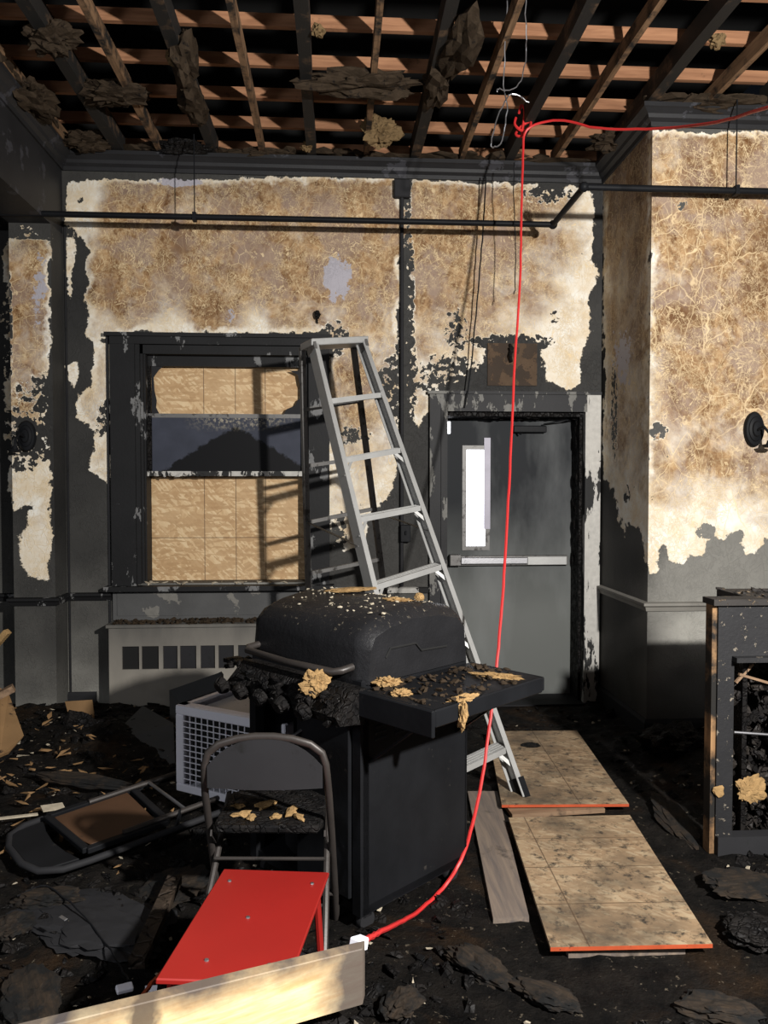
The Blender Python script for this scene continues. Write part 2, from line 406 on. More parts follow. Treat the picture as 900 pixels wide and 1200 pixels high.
def paint(o, polys, tone, soot, speck=(), bare=(), grime=(), crk=.0):
    me = o.data; n = len(me.vertices); co = np.zeros(n*3); me.vertices.foreach_get('co', co); co = co.reshape(-1, 3)
    X, Y, Z = proj(co); mpp = Z/FPX
    A = dict(sd=np.clip(sdist(X, Y, polys)*mpp, -.5, .5), tone=idw(X, Y, tone), soot=idw(X, Y, soot),
             bare=np.full(n, -1.0), speck=np.zeros(n), grime=np.zeros(n), crk=np.full(n, crk))
    for x, y, rx, ry, v in speck: A['speck'] = np.maximum(A['speck'], v*np.clip(1.25-np.hypot((X-x)/rx, (Y-y)/ry), 0, 1))
    for x, y, rx, ry in bare: A['bare'] = np.maximum(A['bare'], (1-np.hypot((X-x)/rx, (Y-y)/ry))*rx*mpp)
    for x, y, rx, ry, v in grime: A['grime'] = np.maximum(A['grime'], v*np.clip(1.5-np.hypot((X-x)/rx, (Y-y)/ry), 0, 1))
    for k, a in A.items():
        at = me.attributes.new(k, 'FLOAT', 'POINT'); at.data.foreach_set('value', a.astype(np.float32))
XL = oy(75, 400, 0).x; XR = oy(705, 400, 0).x; YC = -.85; ZT = 3.74; XE = 3.3
wx0, wx1 = oy(165, 500, 0).x, oy(362, 500, 0).x; wz0, wz1 = oy(250, 683, 0).z, oy(250, 405, 0).z
dx0, dx1 = oy(523, 700, 0).x, oy(682, 700, 0).x; dz1 = oy(600, 483, 0).z
REC = .20
# --- back wall
m = MB()
wall_grid(m, (0,0,0), (1,0,0), (0,0,1), lin(XL, XR, .022, (wx0, wx1, dx0, dx1)), lin(0, 3.80, .022, (wz0, wz1, dz1)),
          [(wx0, wx1, wz0, wz1), (dx0, dx1, -1, dz1)])
def reveal(m, x0, x1, z0, z1, d, y=0, sill=True):
    m.add([(x0,y,z0),(x0,d,z0),(x0,d,z1),(x0,y,z1)], [(0,1,2,3)]); m.add([(x1,y,z0),(x1,d,z0),(x1,d,z1),(x1,y,z1)], [(3,2,1,0)])
    m.add([(x0,y,z1),(x1,y,z1),(x1,d,z1),(x0,d,z1)], [(0,1,2,3)])
    if sill: m.add([(x0,y,z0),(x1,y,z0),(x1,d,z0),(x0,d,z0)], [(3,2,1,0)])
reveal(m, wx0, wx1, wz0, wz1, .25); reveal(m, dx0, dx1, 0, dz1, .4, sill=False)
wb = struct(m.build('wall_back', 'wall'))
main = [(80,211),(458,207),(472,236),(484,210),(692,222),(697,245),(692,287),(699,329),(690,359),(691,393),(678,422),(680,447),(665,456),(638,447),(631,402),(568,402),(566,426),(548,444),(522,458),(498,486),(491,503),(481,486),(479,462),(477,300),(469,300),(467,470),(466,552),(455,588),(432,604),(428,642),(398,646),(386,620),(384,520),(385,470),(384,398),(374,390),(140,390),(118,398),(108,400),(100,392),(104,330),(100,312),(108,296),(88,268),(74,262),(76,225)]
strip = [(110,404),(130,404),(129,572),(120,562),(106,552),(112,520),(106,498),(92,494),(86,476),(90,462),(107,455)]
paint(wb, [main, strip, [(78,277),(88,276),(90,300),(84,318),(86,338),(82,348),(77,310)], [(74,427),(90,425),(93,440),(86,452)]],
  tone=[(95,225,0),(100,260,.05),(118,300,.5),(116,340,.5),(116,378,.3),(135,300,.8),(135,350,.75),(130,240,.6),(160,260,.85),(200,290,.9),(160,240,.8),(300,235,.75),(440,230,.75),(160,330,.75),(300,320,.85),(430,300,.85),(150,365,.7),(240,368,.7),(330,368,.65),(200,388,.1),(300,388,.1),
        (500,235,.8),(600,240,.85),(660,235,.45),(690,240,.0),(520,300,.8),(600,300,.75),(650,300,.35),(685,330,.0),(500,350,.75),(560,350,.65),(620,350,.5),(670,400,.05),(655,430,0),(500,400,.5),(540,420,.15),(500,440,.1),(520,385,.5),(590,395,.4),
        (420,430,.65),(400,480,.55),(440,500,.4),(450,560,.2),(400,560,.3),(410,620,.15),(120,430,.35),(118,480,.3),(118,540,.15),(460,400,.6)],
  soot=[(90,350,.03),(90,480,.04),(100,550,.04),(100,640,.05),(90,720,.10),(100,760,.16),(90,800,.30),(110,830,.45),(100,850,.5),(300,710,.40),(180,712,.16),(140,700,.08),(200,725,.18),(260,720,.40),(300,395,.02),
        (500,520,.04),(480,600,.05),(400,660,.06),(460,660,.06),(700,400,.05),(600,440,.03),(690,460,.05),(480,750,.2),(700,300,.03),(200,850,.35)],
  speck=[(533,385,16,34,1),(462,455,26,34,1),(525,440,34,30,.95),(95,235,6,4,.5),(478,330,6,120,.7),(476,430,10,70,1),(640,230,30,10,.5),(600,400,50,8,.9),(415,510,22,12,1),(395,395,16,22,.7),(400,620,8,20,.7),(120,490,6,20,.6),(650,370,10,12,.6)],
  bare=[(395,325,17,24),(210,213,26,6),(272,372,4,4)], crk=.25,
  grime=[(300,220,260,18,.25),(100,330,10,90,.2)])
# --- chimney breast on the right
m = MB()
wall_grid(m, (XR,0,0), (0,-1,0), (0,0,1), lin(0, -YC, .022), lin(0, 3.80, .022))
wall_grid(m, (XR,YC,0), (1,0,0), (0,0,1), lin(0, XE-XR, .022), lin(0, 3.80, .022))
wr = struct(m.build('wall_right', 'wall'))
front = [(758,153),(1000,153),(1000,640),(898,632),(887,650),(875,651),(870,638),(867,623),(844,635),(836,627),(824,650),(809,648),(800,665),(788,654),(778,637),(771,644),(769,672),(758,676)]
sidep = [(708,100),(763.5,100),(763.5,672),(759,667),(754,638),(746,616),(735,610),(731,630),(727,616),(717,573),(707,559),(706.5,300)]
n0 = 0
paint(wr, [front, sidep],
  tone=[(800,170,.75),(860,180,.85),(800,240,.8),(780,300,.6),(850,300,.85),(800,360,.75),(880,380,.8),(800,420,.75),(860,440,.75),(790,480,.6),(850,480,.7),(800,540,.62),(860,540,.65),(780,580,.4),(790,610,.05),(830,600,.35),(880,590,.4),(820,625,0),(860,620,0),(880,640,0),(772,660,0),(800,650,0),(785,160,.5),
        (735,200,.75),(735,300,.6),(720,350,.4),(750,400,.6),(720,450,.35),(745,500,.5),(730,560,.2),(750,600,.1)],
  soot=[(800,680,.34),(860,670,.30),(790,700,.38),(800,740,.55),(830,730,.5),(790,770,.25),(800,790,.12),(850,800,.12),(800,850,.1),(780,820,.1),(720,600,.03),(740,660,.04),(720,720,.05),(740,760,.08),(730,820,.08),(710,400,.02),(890,680,.3)],  # lower front points also darkened to deepen the shadow of the cabinet
  speck=[(799,240,9,8,.9),(773,505,10,9,1),(843,525,10,9,.7),(825,620,12,9,.7),(856,405,14,16,.8),(888,400,10,20,.8),(840,480,10,16,.7),(735,580,4,14,.5),(720,480,4,60,.55),(885,330,14,14,.5)],
  bare=[(730,420,9,26)], crk=1.0,
  grime=[(735,250,26,200,.45),(752,420,16,200,.3),(730,600,40,60,.15)])
# --- pier and beam on the left, and the sooty space beyond
YP = -.22
PX0 = oy(12, 400, YP).x; PX1 = XL; ZB = oy(62, 262, YP).z
m = MB()
wall_grid(m, (PX0,YP,0), (1,0,0), (0,0,1), lin(0, PX1-PX0, .02), lin(0, ZB, .022))
wall_grid(m, (PX1,YP,0), (0,1,0), (0,0,1), lin(0, -YP, .02), lin(0, ZB, .022))
wall_grid(m, (PX0,0,0), (0,-1,0), (0,0,1), lin(0, -YP, .02), lin(0, ZB, .022))
wall_grid(m, (-3.9,0,0), (1,0,0), (0,0,1), lin(0, PX0+3.9, .05), lin(0, 3.95, .05))
wl = struct(m.build('wall_left', 'wall'))
pier = [(13,280),(30,272),(58,272),(58,400),(57,470),(60,628),(54,676),(30,674),(22,650),(20,632),(32,618),(38,588),(16,600),(9,560),(4,480),(3,300),(10,280)]
paint(wl, [pier, [(16,264),(52,262),(54,268),(20,270)]],
  tone=[(30,300,.75),(30,360,.6),(50,400,.55),(20,420,.5),(35,460,.5),(15,500,.4),(50,540,.25),(20,570,.15),(45,600,.1),(40,650,0)],
  soot=[(30,690,.05),(30,740,.09),(40,800,.14),(45,850,.35),(68,600,.03),(68,750,.06),(2,700,.12),(30,500,.03),(2,500,.04)],
  speck=[(30,512,24,40,1),(42,460,24,22,.5),(12,380,3,60,.6),(40,272,40,7,.8)], bare=[(46,340,5,26)], crk=.15, grime=[(30,280,40,16,.4)])
m = MB().box((PX0, -5.6, ZB), (PX1, 0, 3.95)); struct(m.build('ceiling_beam', 'cornice'))
m = MB().box((-3.9, -5.6, ZB+.02), (PX0-.01, -.002, ZB+.1)); struct(m.build('ceiling_left_bay', 'char'))
# rest of the room, burnt black
m = MB()
m.add([(-3.9,0,0),(-3.9,-7.4,0),(-3.9,-7.4,4.9),(-3.9,0,4.9)], [(0,1,2,3)]); struct(m.build('wall_far_left', 'slate'))
m = MB().add([(XE,YC,0),(XE,-7.4,0),(XE,-7.4,4.9),(XE,YC,4.9)], [(3,2,1,0)]); struct(m.build('wall_far_right', 'slate'))
m = MB().add([(-3.9,-7.4,0),(XE,-7.4,0),(XE,-7.4,4.9),(-3.9,-7.4,4.9)], [(0,1,2,3)]); struct(m.build('wall_front', 'slate'))
floor = struct(MB().add([(-3.9,-7.4,0),(XE,-7.4,0),(XE,.5,0),(-3.9,.5,0)], [(0,1,2,3)]).build('floor', 'char'))
# --- roof void and its timbers
ceil = struct(MB().box((-3.9,-7.4,4.75), (XE,1.6,4.85)).build('ceiling', 'dark'))
MB().box((-3.9,1.5,3.7), (XE,1.6,4.8)).build('void_back_wall', 'dark', ceil)
bx = [oy(x, 188, -.05).x for x in (-45, 22, 82, 140, 187, 250, 308, 366, 430, 487, 540, 597, 650, 705, 762, 820, 880, 940)]
for i, x in enumerate(bx):
    thick = i % 2 == 1
    R = random.Random(i)
    if x > XR+.05: y1 = YC-.02
    else: y1 = -.02
    m = MB(); wv = .066 if thick else .034; hh = .115 if thick else .085
    n = 9; pr = None
    for k in range(n):      # a slightly bowed, burnt-through timber
        y = -5.6+(y1+5.6)*k/(n-1); dx = R.uniform(-.006, .006); dz = R.uniform(0, .006); ww = wv*R.uniform(.88, 1.05)
        ring = [V((x+dx-ww/2, y, 3.79+dz)), V((x+dx+ww/2, y, 3.79+dz)), V((x+dx+ww/2, y, 3.79+hh)), V((x+dx-ww/2, y, 3.79+hh))]
        m.v += ring
        if k: b = (k-1)*4; m.f += [(b+q, b+(q+1) % 4, b+4+(q+1) % 4, b+4+q) for q in range(4)]
    m.f += [(3,2,1,0), tuple((n-1)*4+q for q in range(4))]
    m.build('joist', 'joistd' if (thick or i in (9,)) else 'joist', ceil)
ZR = 3.79+.12
for k in range(13):
    y = -2.05+.37*k-.0
    if y > 1.4: break
    R = random.Random(k+50); x = -3.5
    m = MB(); m.bar((-3.6, y, ZR+.03), (XE-.05, y+.01, ZR+.03), .03, .066)
    m.build('batten', 'batten', ceil)
# cornice
prof = [(0,3.675),(.014,3.675),(.018,3.70),(.04,3.715),(.048,3.735),(.075,3.755),(.085,3.76),(.085,3.785),(0,3.785)]
cor = sweep([(XL,-5.5),(XL,0),(XR,0),(XR,YC),(XE,YC)], prof, 1); struct(cor.build('trim_1', 'cornice'))
# wall plates hidden above the cornice (ragged plaster edge)
m = MB(); R = random.Random(4)
x = XL
while x < XR-.1:
    w_ = R.uniform(.06, .22); m.chunk((x, -.06+R.uniform(-.02,.03), 3.80+R.uniform(0,.02)), (w_, .07, R.uniform(.015,.035)), R.random()*999, 10, Matrix.Identity(3)); x += w_*.8
y = -5.2
while y < -.1:
    w_ = R.uniform(.06, .2); m.chunk((XL+.05, y, 3.80+R.uniform(0,.03)), (.07, w_, R.uniform(.02,.06)), R.random()*999, 10, Matrix.Identity(3)); y += w_*.8
x = XR
while x < XE:
    w_ = R.uniform(.06, .2); m.chunk((x, YC-.06, 3.80+R.uniform(0,.03)), (w_, .07, R.uniform(.02,.045)), R.random()*999, 10, Matrix.Identity(3)); x += w_*.8
struct(m.build('plaster_edge', 'insd', ceil), 'stuff')
# chair rails
zr = oy(60, 698, 0).z
rp = [(0,zr-.035),(.012,zr-.035),(.02,zr-.01),(.035,zr),(.035,zr+.015),(0,zr+.02)]
wcx0 = oy(131, 500, 0).x; wcx1 = oy(386, 500, 0).x
struct(sweep([(-3.8,0),(PX0,0),(PX0,YP),(PX1,YP),(PX1,0),(wcx0-.01,0)], rp, 1).build('trim_2', 'casing'))
zr2 = oy(790, 709, YC).z
struct(sweep([(XR,0),(XR,YC),(XE,YC)], [(a, z-zr+zr2) for a, z in rp], 1).build('trim_3', 'railgrey'))
dcx0 = oy(503, 500, 0).x
struct(sweep([(wcx1,0),(dcx0,0)], [(0,zr-.0),(.02,zr),(.03,zr+.035),(0,zr+.04)], 1).build('trim_4', MT['peelcase']))
bp = [(0,0),(.02,0),(.02,.12),(.008,.14),(0,.14)]
dcx1 = oy(702, 500, 0).x
struct(sweep([(XR,0),(XR,YC),(XE,YC)], bp, 1).build('baseboard_right', 'slate'))
struct(sweep([(wcx1,0),(dcx0,0)], bp, 1).build('baseboard_back', 'slate'))
struct(sweep([(PX1,0),(wcx0-.12,0)], bp, 1).build('baseboard_left', 'slate'))
# grooves of the panelling left of the window
m = MB(); m.box((oy(128,600,0).x-.006, -.012, 0), (oy(128,600,0).x+.006, 0, 2.6)); m.box((XL+.012,-.01,0), (XL+.022,0,3.3))
struct(m.build('trim_5', 'slate'))
# ------------------------------------------------------------------ window
win = struct(thing('window_1', (0,0,0), 'x', 'x')); del win['label'], win['category']
def pxbox(m, x0, y0, x1, y1, ya, yb, yref=None):
    yr = ya if yref is None else yref
    a = oy(x0, (y0+y1)/2, yr); b = oy(x1, (y0+y1)/2, yr); t = oy((x0+x1)/2, y0, yr); u = oy((x0+x1)/2, y1, yr)
    return m.box((a.x, min(ya,yb), u.z), (b.x, max(ya,yb), t.z))
Z0, Z1 = wz0, wz1
m = MB(); m.box((wcx0,-.035,Z0-.02),(wx0-.03,0,Z1+.02)); m.box((wx0-.03,-.02,Z0),(wx0+.0,.02,Z1))
m.build('side_casing', 'casing', win)
m = MB(); m.box((wx1,-.035,Z0-.02),(wcx1,0,Z1+.02)); m.box((wx1-.0,-.02,Z0),(wx1+.02,.02,Z1)); m.build('side_casing', 'casing', win)
m = MB(); m.box((wcx0-.03,-.06,Z1+.05),(wcx1+.02,0,Z1+.075)); m.box((wcx0,-.04,Z1),(wcx1,0,Z1+.05)); m.build('head_casing', 'casing', win)
m = MB(); m.box((wcx0-.04,-.10,Z0-.045),(wcx1+.03,.10,Z0-.012)); m.build('window_sill', 'casing', win)
m = MB(); m.box((wcx0-.0,-.02,Z0-.25),(wcx1,0,Z0-.046)); m.box((wcx0+.03,-.026,Z0-.22),(wcx1-.03,-.02,Z0-.06)); m.build('apron', 'apron', win)
# stops and jamb liners
for s_, x in ((1, wx0), (-1, wx1)):
    m = MB(); m.box((min(x,x+s_*.03),.02,Z0),(max(x,x+s_*.03),.16,Z1)); m.box((min(x,x+s_*.018),-.0,Z0),(max(x,x+s_*.018),.03,Z1)); m.build('jamb_liner', 'casing', win)
m = MB().box((wx0,.0,Z1-.06),(wx1,.15,Z1)); m.build('head_liner', 'casing', win)
zA = oy(260, 430, .1).z; zB = oy(260, 488, .09).z; zC = oy(260, 556, .07).z; zD = oy(260, 680, .08).z
U = wx0+.03; W = wx1-.03
# upper sash (slid part way down) : rails + stiles, the middle band still glazed
m = MB(); m.box((U,.09,zA-.0),(W,.12,Z1-.06)); m.build('sash_top_rail', 'casing', win)
m = MB(); m.box((U,.07,zB-.012),(W,.10,zB+.016)); m.build('meeting_rail', 'alud', win)
m = MB(); m.box((U-.01,.045,zC-.012),(W+.01,.085,zC+.022)); 
for i in range(7): m.chunk((U+.05+i*.055, .045, zC-.005+.01*random.random()), (.04,.01,.015), i+3)
m.build('sash_bottom_rail', 'peelcase', win)
for x0_, x1_ in ((U, U+.028), (W-.028, W)):
    MB().box((x0_,.06,zC),(x1_,.09,zB)).build('sash_stile', 'char', win)
    MB().box((x0_ if x0_ == U else x0_+.012,.09,zB),(x1_ if x1_ == W else x1_-.012,.12,zA)).build('sash_stile', 'char', win)
def m_glass():
    t = NT('smoked_glass'); p = t.sep()
    # soot tide line : a dark peak in the middle, bluish haze at the shoulders
    cx = (U+W)/2+.0
    hgt = t.math('SUBTRACT', zB-.06, t.math('MULTIPLY', t.math('ABSOLUTE', t.math('SUBTRACT', p[0], cx+.06)), .62))
    e = t.math('SUBTRACT', hgt, t.math('MULTIPLY_ADD', t.math('SUBTRACT', t.noise(14, 6, rough=.7), .5), .12, p[2]))
    haze = t.mix(t.noise(9, 4), (.03, .034, .046), (.06, .065, .09))
    c = t.mix(t.rng(e, -.004, .012), haze, (.006, .006, .007))
    top = t.rng(p[2], zB-.11, zB-.02); sh = t.math('MULTIPLY', t.math('MULTIPLY', t.rng(t.noise(40, 5, rough=.7), .48, .62), top), t.rng(t.math('ABSOLUTE', t.math('SUBTRACT', p[0], cx+.1)), .16, .4, 1, 0))
    c = t.mix(sh, c, (.38, .34, .26))
    return t.fin(c, .5, 0, .12)
MT['glass'] = m_glass()
m = MB(); m.add([(U+.028,.073,zC+.02),(W-.028,.073,zC+.02),(W-.028,.073,zB-.01),(U+.028,.073,zB-.01),(U+.028,.079,zC+.02),(W-.028,.079,zC+.02),(W-.028,.079,zB-.01),(U+.028,.079,zB-.01)],
   [(0,1,2,3),(7,6,5,4),(0,4,5,1),(1,5,6,2),(2,6,7,3),(3,7,4,0)]); g = m.build('pane', 'glass', win)
# shards left round the edge of the broken panes
def shard(x, z, pts, y=.1): 
    mm = MB(); n = len(pts); mm.v += [V((x+a,y,z+b)) for a, b in pts]+[V((x+a,y+.003,z+b)) for a, b in pts]
    mm.f += [tuple(range(n)), tuple(reversed(range(n,2*n)))]+[(i,(i+1)%n,n+(i+1)%n,n+i) for i in range(n)]
    o = mm.build('glass_shard', 'slate', win)
shard(U+.02, zB+.02, [(0,0),(.05,0),(.03,.04),(.035,.09),(.02,.16),(.015,.25),(.05,.30),(.09,.335),(0,.34)], .105)
shard(W-.02, zB+.02, [(0,0),(0,.12),(-.03,.10),(-.05,.06),(-.11,.035),(-.13,0)], .105)
shard(W-.02, zA-.02, [(0,0),(-.09,0),(-.03,-.03),(-.02,-.09),(0,-.14)], .105)
m = MB(); R = random.Random(9)
for i in range(34): m.chunk((U+(W-U)*R.random(), .0+.05*R.random(), Z0-.004+.006*R.random()), (.02+.03*R.random(), .012, .008), i*3+1)
o = m.build('sill_debris', 'chips', win); o['kind'] = 'stuff'
# strand board screwed over the outside of the opening
ob = thing('window_board', (wx0-.05,.17,Z0-.03), 'tan strand board covering the window opening, with snapped lines and ladder shadow', 'board', rot=(math.pi/2,0,0), local=True)
W0 = wx1-wx0+.1; H0 = Z1-Z0+.06
def lx_(px): return oy(px, 500, .17).x-(wx0-.05)
MT['osb_win'] = m_osb('window_strand_board', [lx_(239), lx_(276), lx_(311)], [oy(260, 630, .17).z-(Z0-.03)], 0)
MB().box((0,0,-.012),(W0,H0,0)).build('board', 'osb_win', ob)
m = MB().box((0,0,-.02),(.02,.45,-.0)); m.build('yellow_sealant', MT['ins'], ob)
# ------------------------------------------------------------------ door
dr = struct(thing('door_1', (0,0,0), 'x', 'x')); del dr['label'], dr['category']
lx0, lx1 = dx0, dx1; YD = REC
def m_door():
    t = NT('smoked_grey_door'); p = t.sep()
    k = t.rng(t.math('MULTIPLY_ADD', t.noise(2.5, 5), .35, p[2]), .80, 1.6, 0, 1)   # soot lies thicker towards the top
    c = t.mix(k, (.145, .152, .145), (.016, .018, .021))
    c = t.mix(t.rng(t.noise(3, 5, t.mapping((1, 1, .35))), .5, .8, 0, .35), c, (.30, .31, .31))
    c = t.mix(t.rng(t.noise(40, 5, rough=.7), .72, .75, 0, .5), c, (.01, .01, .01))
    t.bump(t.noise(30, 3), .08, .003)
    return t.fin(c, .6, 0, .15)
MT['door'] = m_door()
a = oy(546, 640, YD); b = oy(569, 527, YD); px0, px1, pz0, pz1 = a.x, b.x, a.z, b.z
m = MB(); m.box((lx0,YD,0.01),(px0,YD+.045,dz1)); m.box((px1,YD,0.01),(lx1,YD+.045,dz1)); m.box((px0,YD,0.01),(px1,YD+.045,pz0)); m.box((px0,YD,pz1),(px1,YD+.045,dz1))
leaf = m.build('leaf', 'door', dr)
m = MB(); q = .03
m.box((px0-q,YD-.012,pz0-q),(px0,YD+.0,pz1+q)); m.box((px1,YD-.012,pz0-q),(px1+q,YD+.0,pz1+q)); m.box((px0,YD-.012,pz0-q),(px1,YD+.0,pz0)); m.box((px0,YD-.012,pz1),(px1,YD+.0,pz1+q))
m.build('glazing_frame', 'steel' if 0 else 'alud', dr)
MB().box((px0,YD+.01,pz0),(px1,YD+.02,pz1)).build('pane', 'daylight', dr)
a = oy(560, 620, YD-.02); b = oy(575, 513, YD-.02)
MB().box((a.x+.045,YD-.016,a.z),(b.x,YD-.0125,b.z)).build('pale_strip', m_plain('pale_strip_tone', (.42,.40,.48), .5), dr)  # narrow pale strip over the right of the glazing
# panic bar
pb = MB(); a = oy(527, 663, YD-.05); b = oy(540, 650, YD-.05); pb.box((a.x,YD-.07,a.z),(b.x,YD,b.z))
pbo = pb.build('panic_bar', 'alud', dr, bevel=.004)
a = oy(540, 661, YD-.06); b = oy(618, 653, YD-.06); MB().box((a.x,YD-.075,a.z),(b.x,YD-.03,b.z)).build('push_pad', 'steel', pbo, bevel=.004)
a = oy(540, 663, YD-.05); b = oy(666, 651, YD-.05); MB().box((a.x,YD-.045,a.z),(b.x,YD,b.z)).build('bar_housing', 'alud', pbo, bevel=.003)
a = oy(618, 662, YD-.05); b = oy(664, 652, YD-.05); MB().box((a.x,YD-.056,a.z),(b.x,YD-.03,b.z)).build('bar_cover', 'alu', pbo, bevel=.003)
# closer
a = oy(601, 507, YD-.04); b = oy(640, 499, YD-.04)
cl = MB().box((a.x,YD-.06,a.z),(b.x,YD,b.z)).build('door_closer', 'blackmetal', dr, bevel=.006)
MB().bar((b.x-.02,YD-.05,b.z+.012),(b.x+.13,YD-.12,b.z+.035),.02,.008).bar((b.x+.13,YD-.12,b.z+.035),(b.x+.19,YD-.01,b.z+.04),.02,.008).build('closer_arm', 'blackmetal', cl)
MB().tube([(a.x+.03,YD-.03,a.z+.01),(a.x+.05,YD-.075,a.z-.012)],.008).build('closer_screw', 'blackmetal', cl)
a = oy(523, 508, YD-.01); b = oy(528, 494, YD-.01); MB().box((dx0,YD-.004,a.z),(b.x,YD-.001,b.z)).build('daylight_gap', 'daylight', dr)
# casing
zt = oy(600, 463, 0).z
MB().box((dcx0,-.04,0),(dx0,0,zt)).box((dx0-.045,-.05,0),(dx0-.02,-.04,dz1+.02)).build('side_casing', 'doorcase', dr)
MB().box((dx1+.015,-.04,0),(dcx1,0,zt)).box((dx1,-.05,0),(dx1+.025,0,dz1)).build('side_casing', 'peelcase', dr)
MB().box((dx0,-.04,dz1),(dx1+.015,0,zt)).box((dcx0-.015,-.055,zt),(dcx1,0,zt+.02)).box((dx0,-.05,dz1),(dx1,0,dz1+.025)).build('head_casing', 'doorcase', dr)
m = MB(); m.box((dx0,.0,dz1-.03),(dx1,YD,dz1)); R = random.Random(3)
for i in range(16): m.chunk((dx0+.1+R.random()*(dx1-dx0-.15), .05+.1*R.random(), dz1-.03), (.06,.02,.018), i+70, 10, Matrix.Identity(3))
m.build('head_stop', 'char', dr)
m = MB().box((dx1-.02,.02,0),(dx1,YD,dz1)); 
for i in range(14): m.chunk((dx1-.02, .04+.12*R.random(), .9+1.2*R.random()), (.012,.03,.07), i+170, 10, Matrix.Identity(3))
m.build('jamb', 'char', dr)
MB().box((dx0-.03,-.08,0.0),(dx1+.03,YD+.1,.018)).build('threshold', 'slate', dr)
# ------------------------------------------------------------------ pipes and conduit on the walls
def up_box(o, d=(0,0,0)): return o
zP = oy(350, 255, -.12).z
pj = oy(648, 261, -.12)
YQ = YC-.12
t = thing('sprinkler_pipe', (0,-.12,zP), 'black soot-covered sprinkler pipe running under the ceiling, stepping out round the chimney breast', 'pipe')
m = MB(); z0 = zP

xq = pj.x
YL = -.36
xq = oy(648, 261, YL).x; z0 = oy(400, 258, YL).z
m = MB(); m.tube([(-3.85,YL,z0),(xq-.02,YL,z0),(xq,YL-.02,z0),(xq,YQ-.02+.04,z0),(xq+.02,YQ-.02,z0),(XE-.02,YQ-.02,z0)], .019, 10)
m.build('pipe', 'blackmetal', t, smooth=True)
for p_ in ((xq,YL,z0),(xq,YQ-.02,z0)): MB().fluff(p_, (.03,.03,.03), 1, 2, .0).build('elbow', 'blackmetal', t, smooth=True)
for px in (228, 860):
    x = oy(px, 250, YL if px < 600 else YQ).x; yy = YL if px < 600 else YQ-.02
    MB().tube([(x,yy,z0),(x,yy,3.78)], .004, 6).box((x-.012,yy-.024,z0-.026),(x+.012,yy+.024,z0+.026)).build('pipe_hanger', 'blackmetal', t)
a = oy(471, 222, -.02)
t = thing('wall_conduit', (a.x,0,a.z), 'vertical black electrical conduit between the window and the door, square box at its top', 'conduit')
MB().box((a.x-.055,-.05,a.z-.06),(a.x+.055,0,a.z+.06)).build('junction_box', 'slate', t, bevel=.006)
b = oy(475, 625, -.03)
MB().tube([(a.x,-.02,a.z-.05),(a.x,-.02,zr+.05)], .013, 10).build('tube', 'slate', t, smooth=True)
MB().box((b.x-.035,-.055,b.z-.06),(b.x+.035,0,b.z+.06)).box((b.x-.006,-.07,b.z-.01),(b.x+.006,-.055,b.z+.02)).build('switch_box', 'blackmetal', t, bevel=.004)
# scorched back plate of the missing emergency light
a = oy(571, 452, 0); b = oy(629, 403, 0)
t = thing('burnt_wall_plate', (a.x,0,a.z), 'scorched brown square patch of a missing fixture over the door', 'wall plate')
MB().box((a.x,-.012,a.z),(b.x,0,b.z)).build('plate', m_flaky('scorched_plate', (.028,.019,.013), (.11,.07,.042), .52, 9, .7), t)
c = oy(598, 412, -.03)
MB().tube([(c.x,-.01,c.z+.05),(c.x+.01,-.05,c.z+.02),(c.x-.005,-.05,c.z-.03),(c.x+.008,-.03,c.z-.07)], .012, 6).chunk((c.x,-.04,c.z),(.02,.025,.035),5).build('charred_wires', 'char', t)
c = oy(372, 370, 0)
t = thing('wall_hook', (c.x,0,c.z), 'small black burnt knob on the wall above the ladder top', 'hook')
MB().fluff((c.x,-.03,c.z), (.022,.025,.03), 2, 2, .3).chunk((c.x-.003,-.015,c.z-.04),(.008,.01,.03),3).build('knob', 'char', t)
# hanging wires and red cord
hp = oy(612, 148, -.62)
R = random.Random(12)
def wig(pts, r, name, mat, n=8, amp=.012, seed=1):
    R = random.Random(seed); P = [V(p) for p in pts]; out = []
    for i in range(len(P)-1):
        p0 = P[max(i-1,0)]; p1 = P[i]; p2 = P[i+1]; p3 = P[min(i+2,len(P)-1)]
        for k in range(n):
            s = k/n; out.append(.5*((2*p1)+(p2-p0)*s+(2*p0-5*p1+4*p2-p3)*s*s+(3*p1-p0-3*p2+p3)*s**3)+V((R.uniform(-amp,amp),R.uniform(-amp,amp),R.uniform(-amp,amp))*1))
    out.append(P[-1])
    return MB().tube(out, r, 6)
def at(px, py, yc): return oy(px, py, yc)
cpts = [(940,118,-2.6),(900,126,-2.4),(840,143,-1.9),(770,151,-1.35),(700,150,-1.0),(655,141,-.8),(618,152,-.70),(613,185,-.72),(611,260,-.85),(609,340,-1.0),(603,430,-1.15),(599,520,-1.35),(594,620,-1.6),(589,700,-1.8),(583,770,-1.95),(575,840,-2.05),(567,900,-2.15),(556,958,-2.3),(540,1008,-2.46)]
P = [at(*c) for c in cpts]+[oz(518,1042,.02), oz(490,1068,.03), oz(464,1083,.16)]
P += [oy(442,1094,-3.3), oy(428,1101,-3.58)]
t = thing('extension_cord', hp, 'red extension cord looped over a joist and hanging before the door to the floor', 'cord')
wig(P, .0072, 'c', 'cord', 6, .0015, 3).build('cable', 'cord', t, smooth=True)
kp = [hp+V(v) for v in ((-.04,0,.05),(-.05,-.02,0),(-.01,-.03,-.04),(.04,-.02,-.02),(.05,0,.03),(.0,.02,.01),(-.04,.0,-.05),(-.005,-.02,-.07),(.0,0,-.03),(.02,.02,.1),(.0,.03,.14),(-.02,0,.08))]
wig(kp, .008, 'k', 'cord', 5, 0).build('knot', 'cord', t, smooth=True)
e = oy(423, 1105, -3.60)
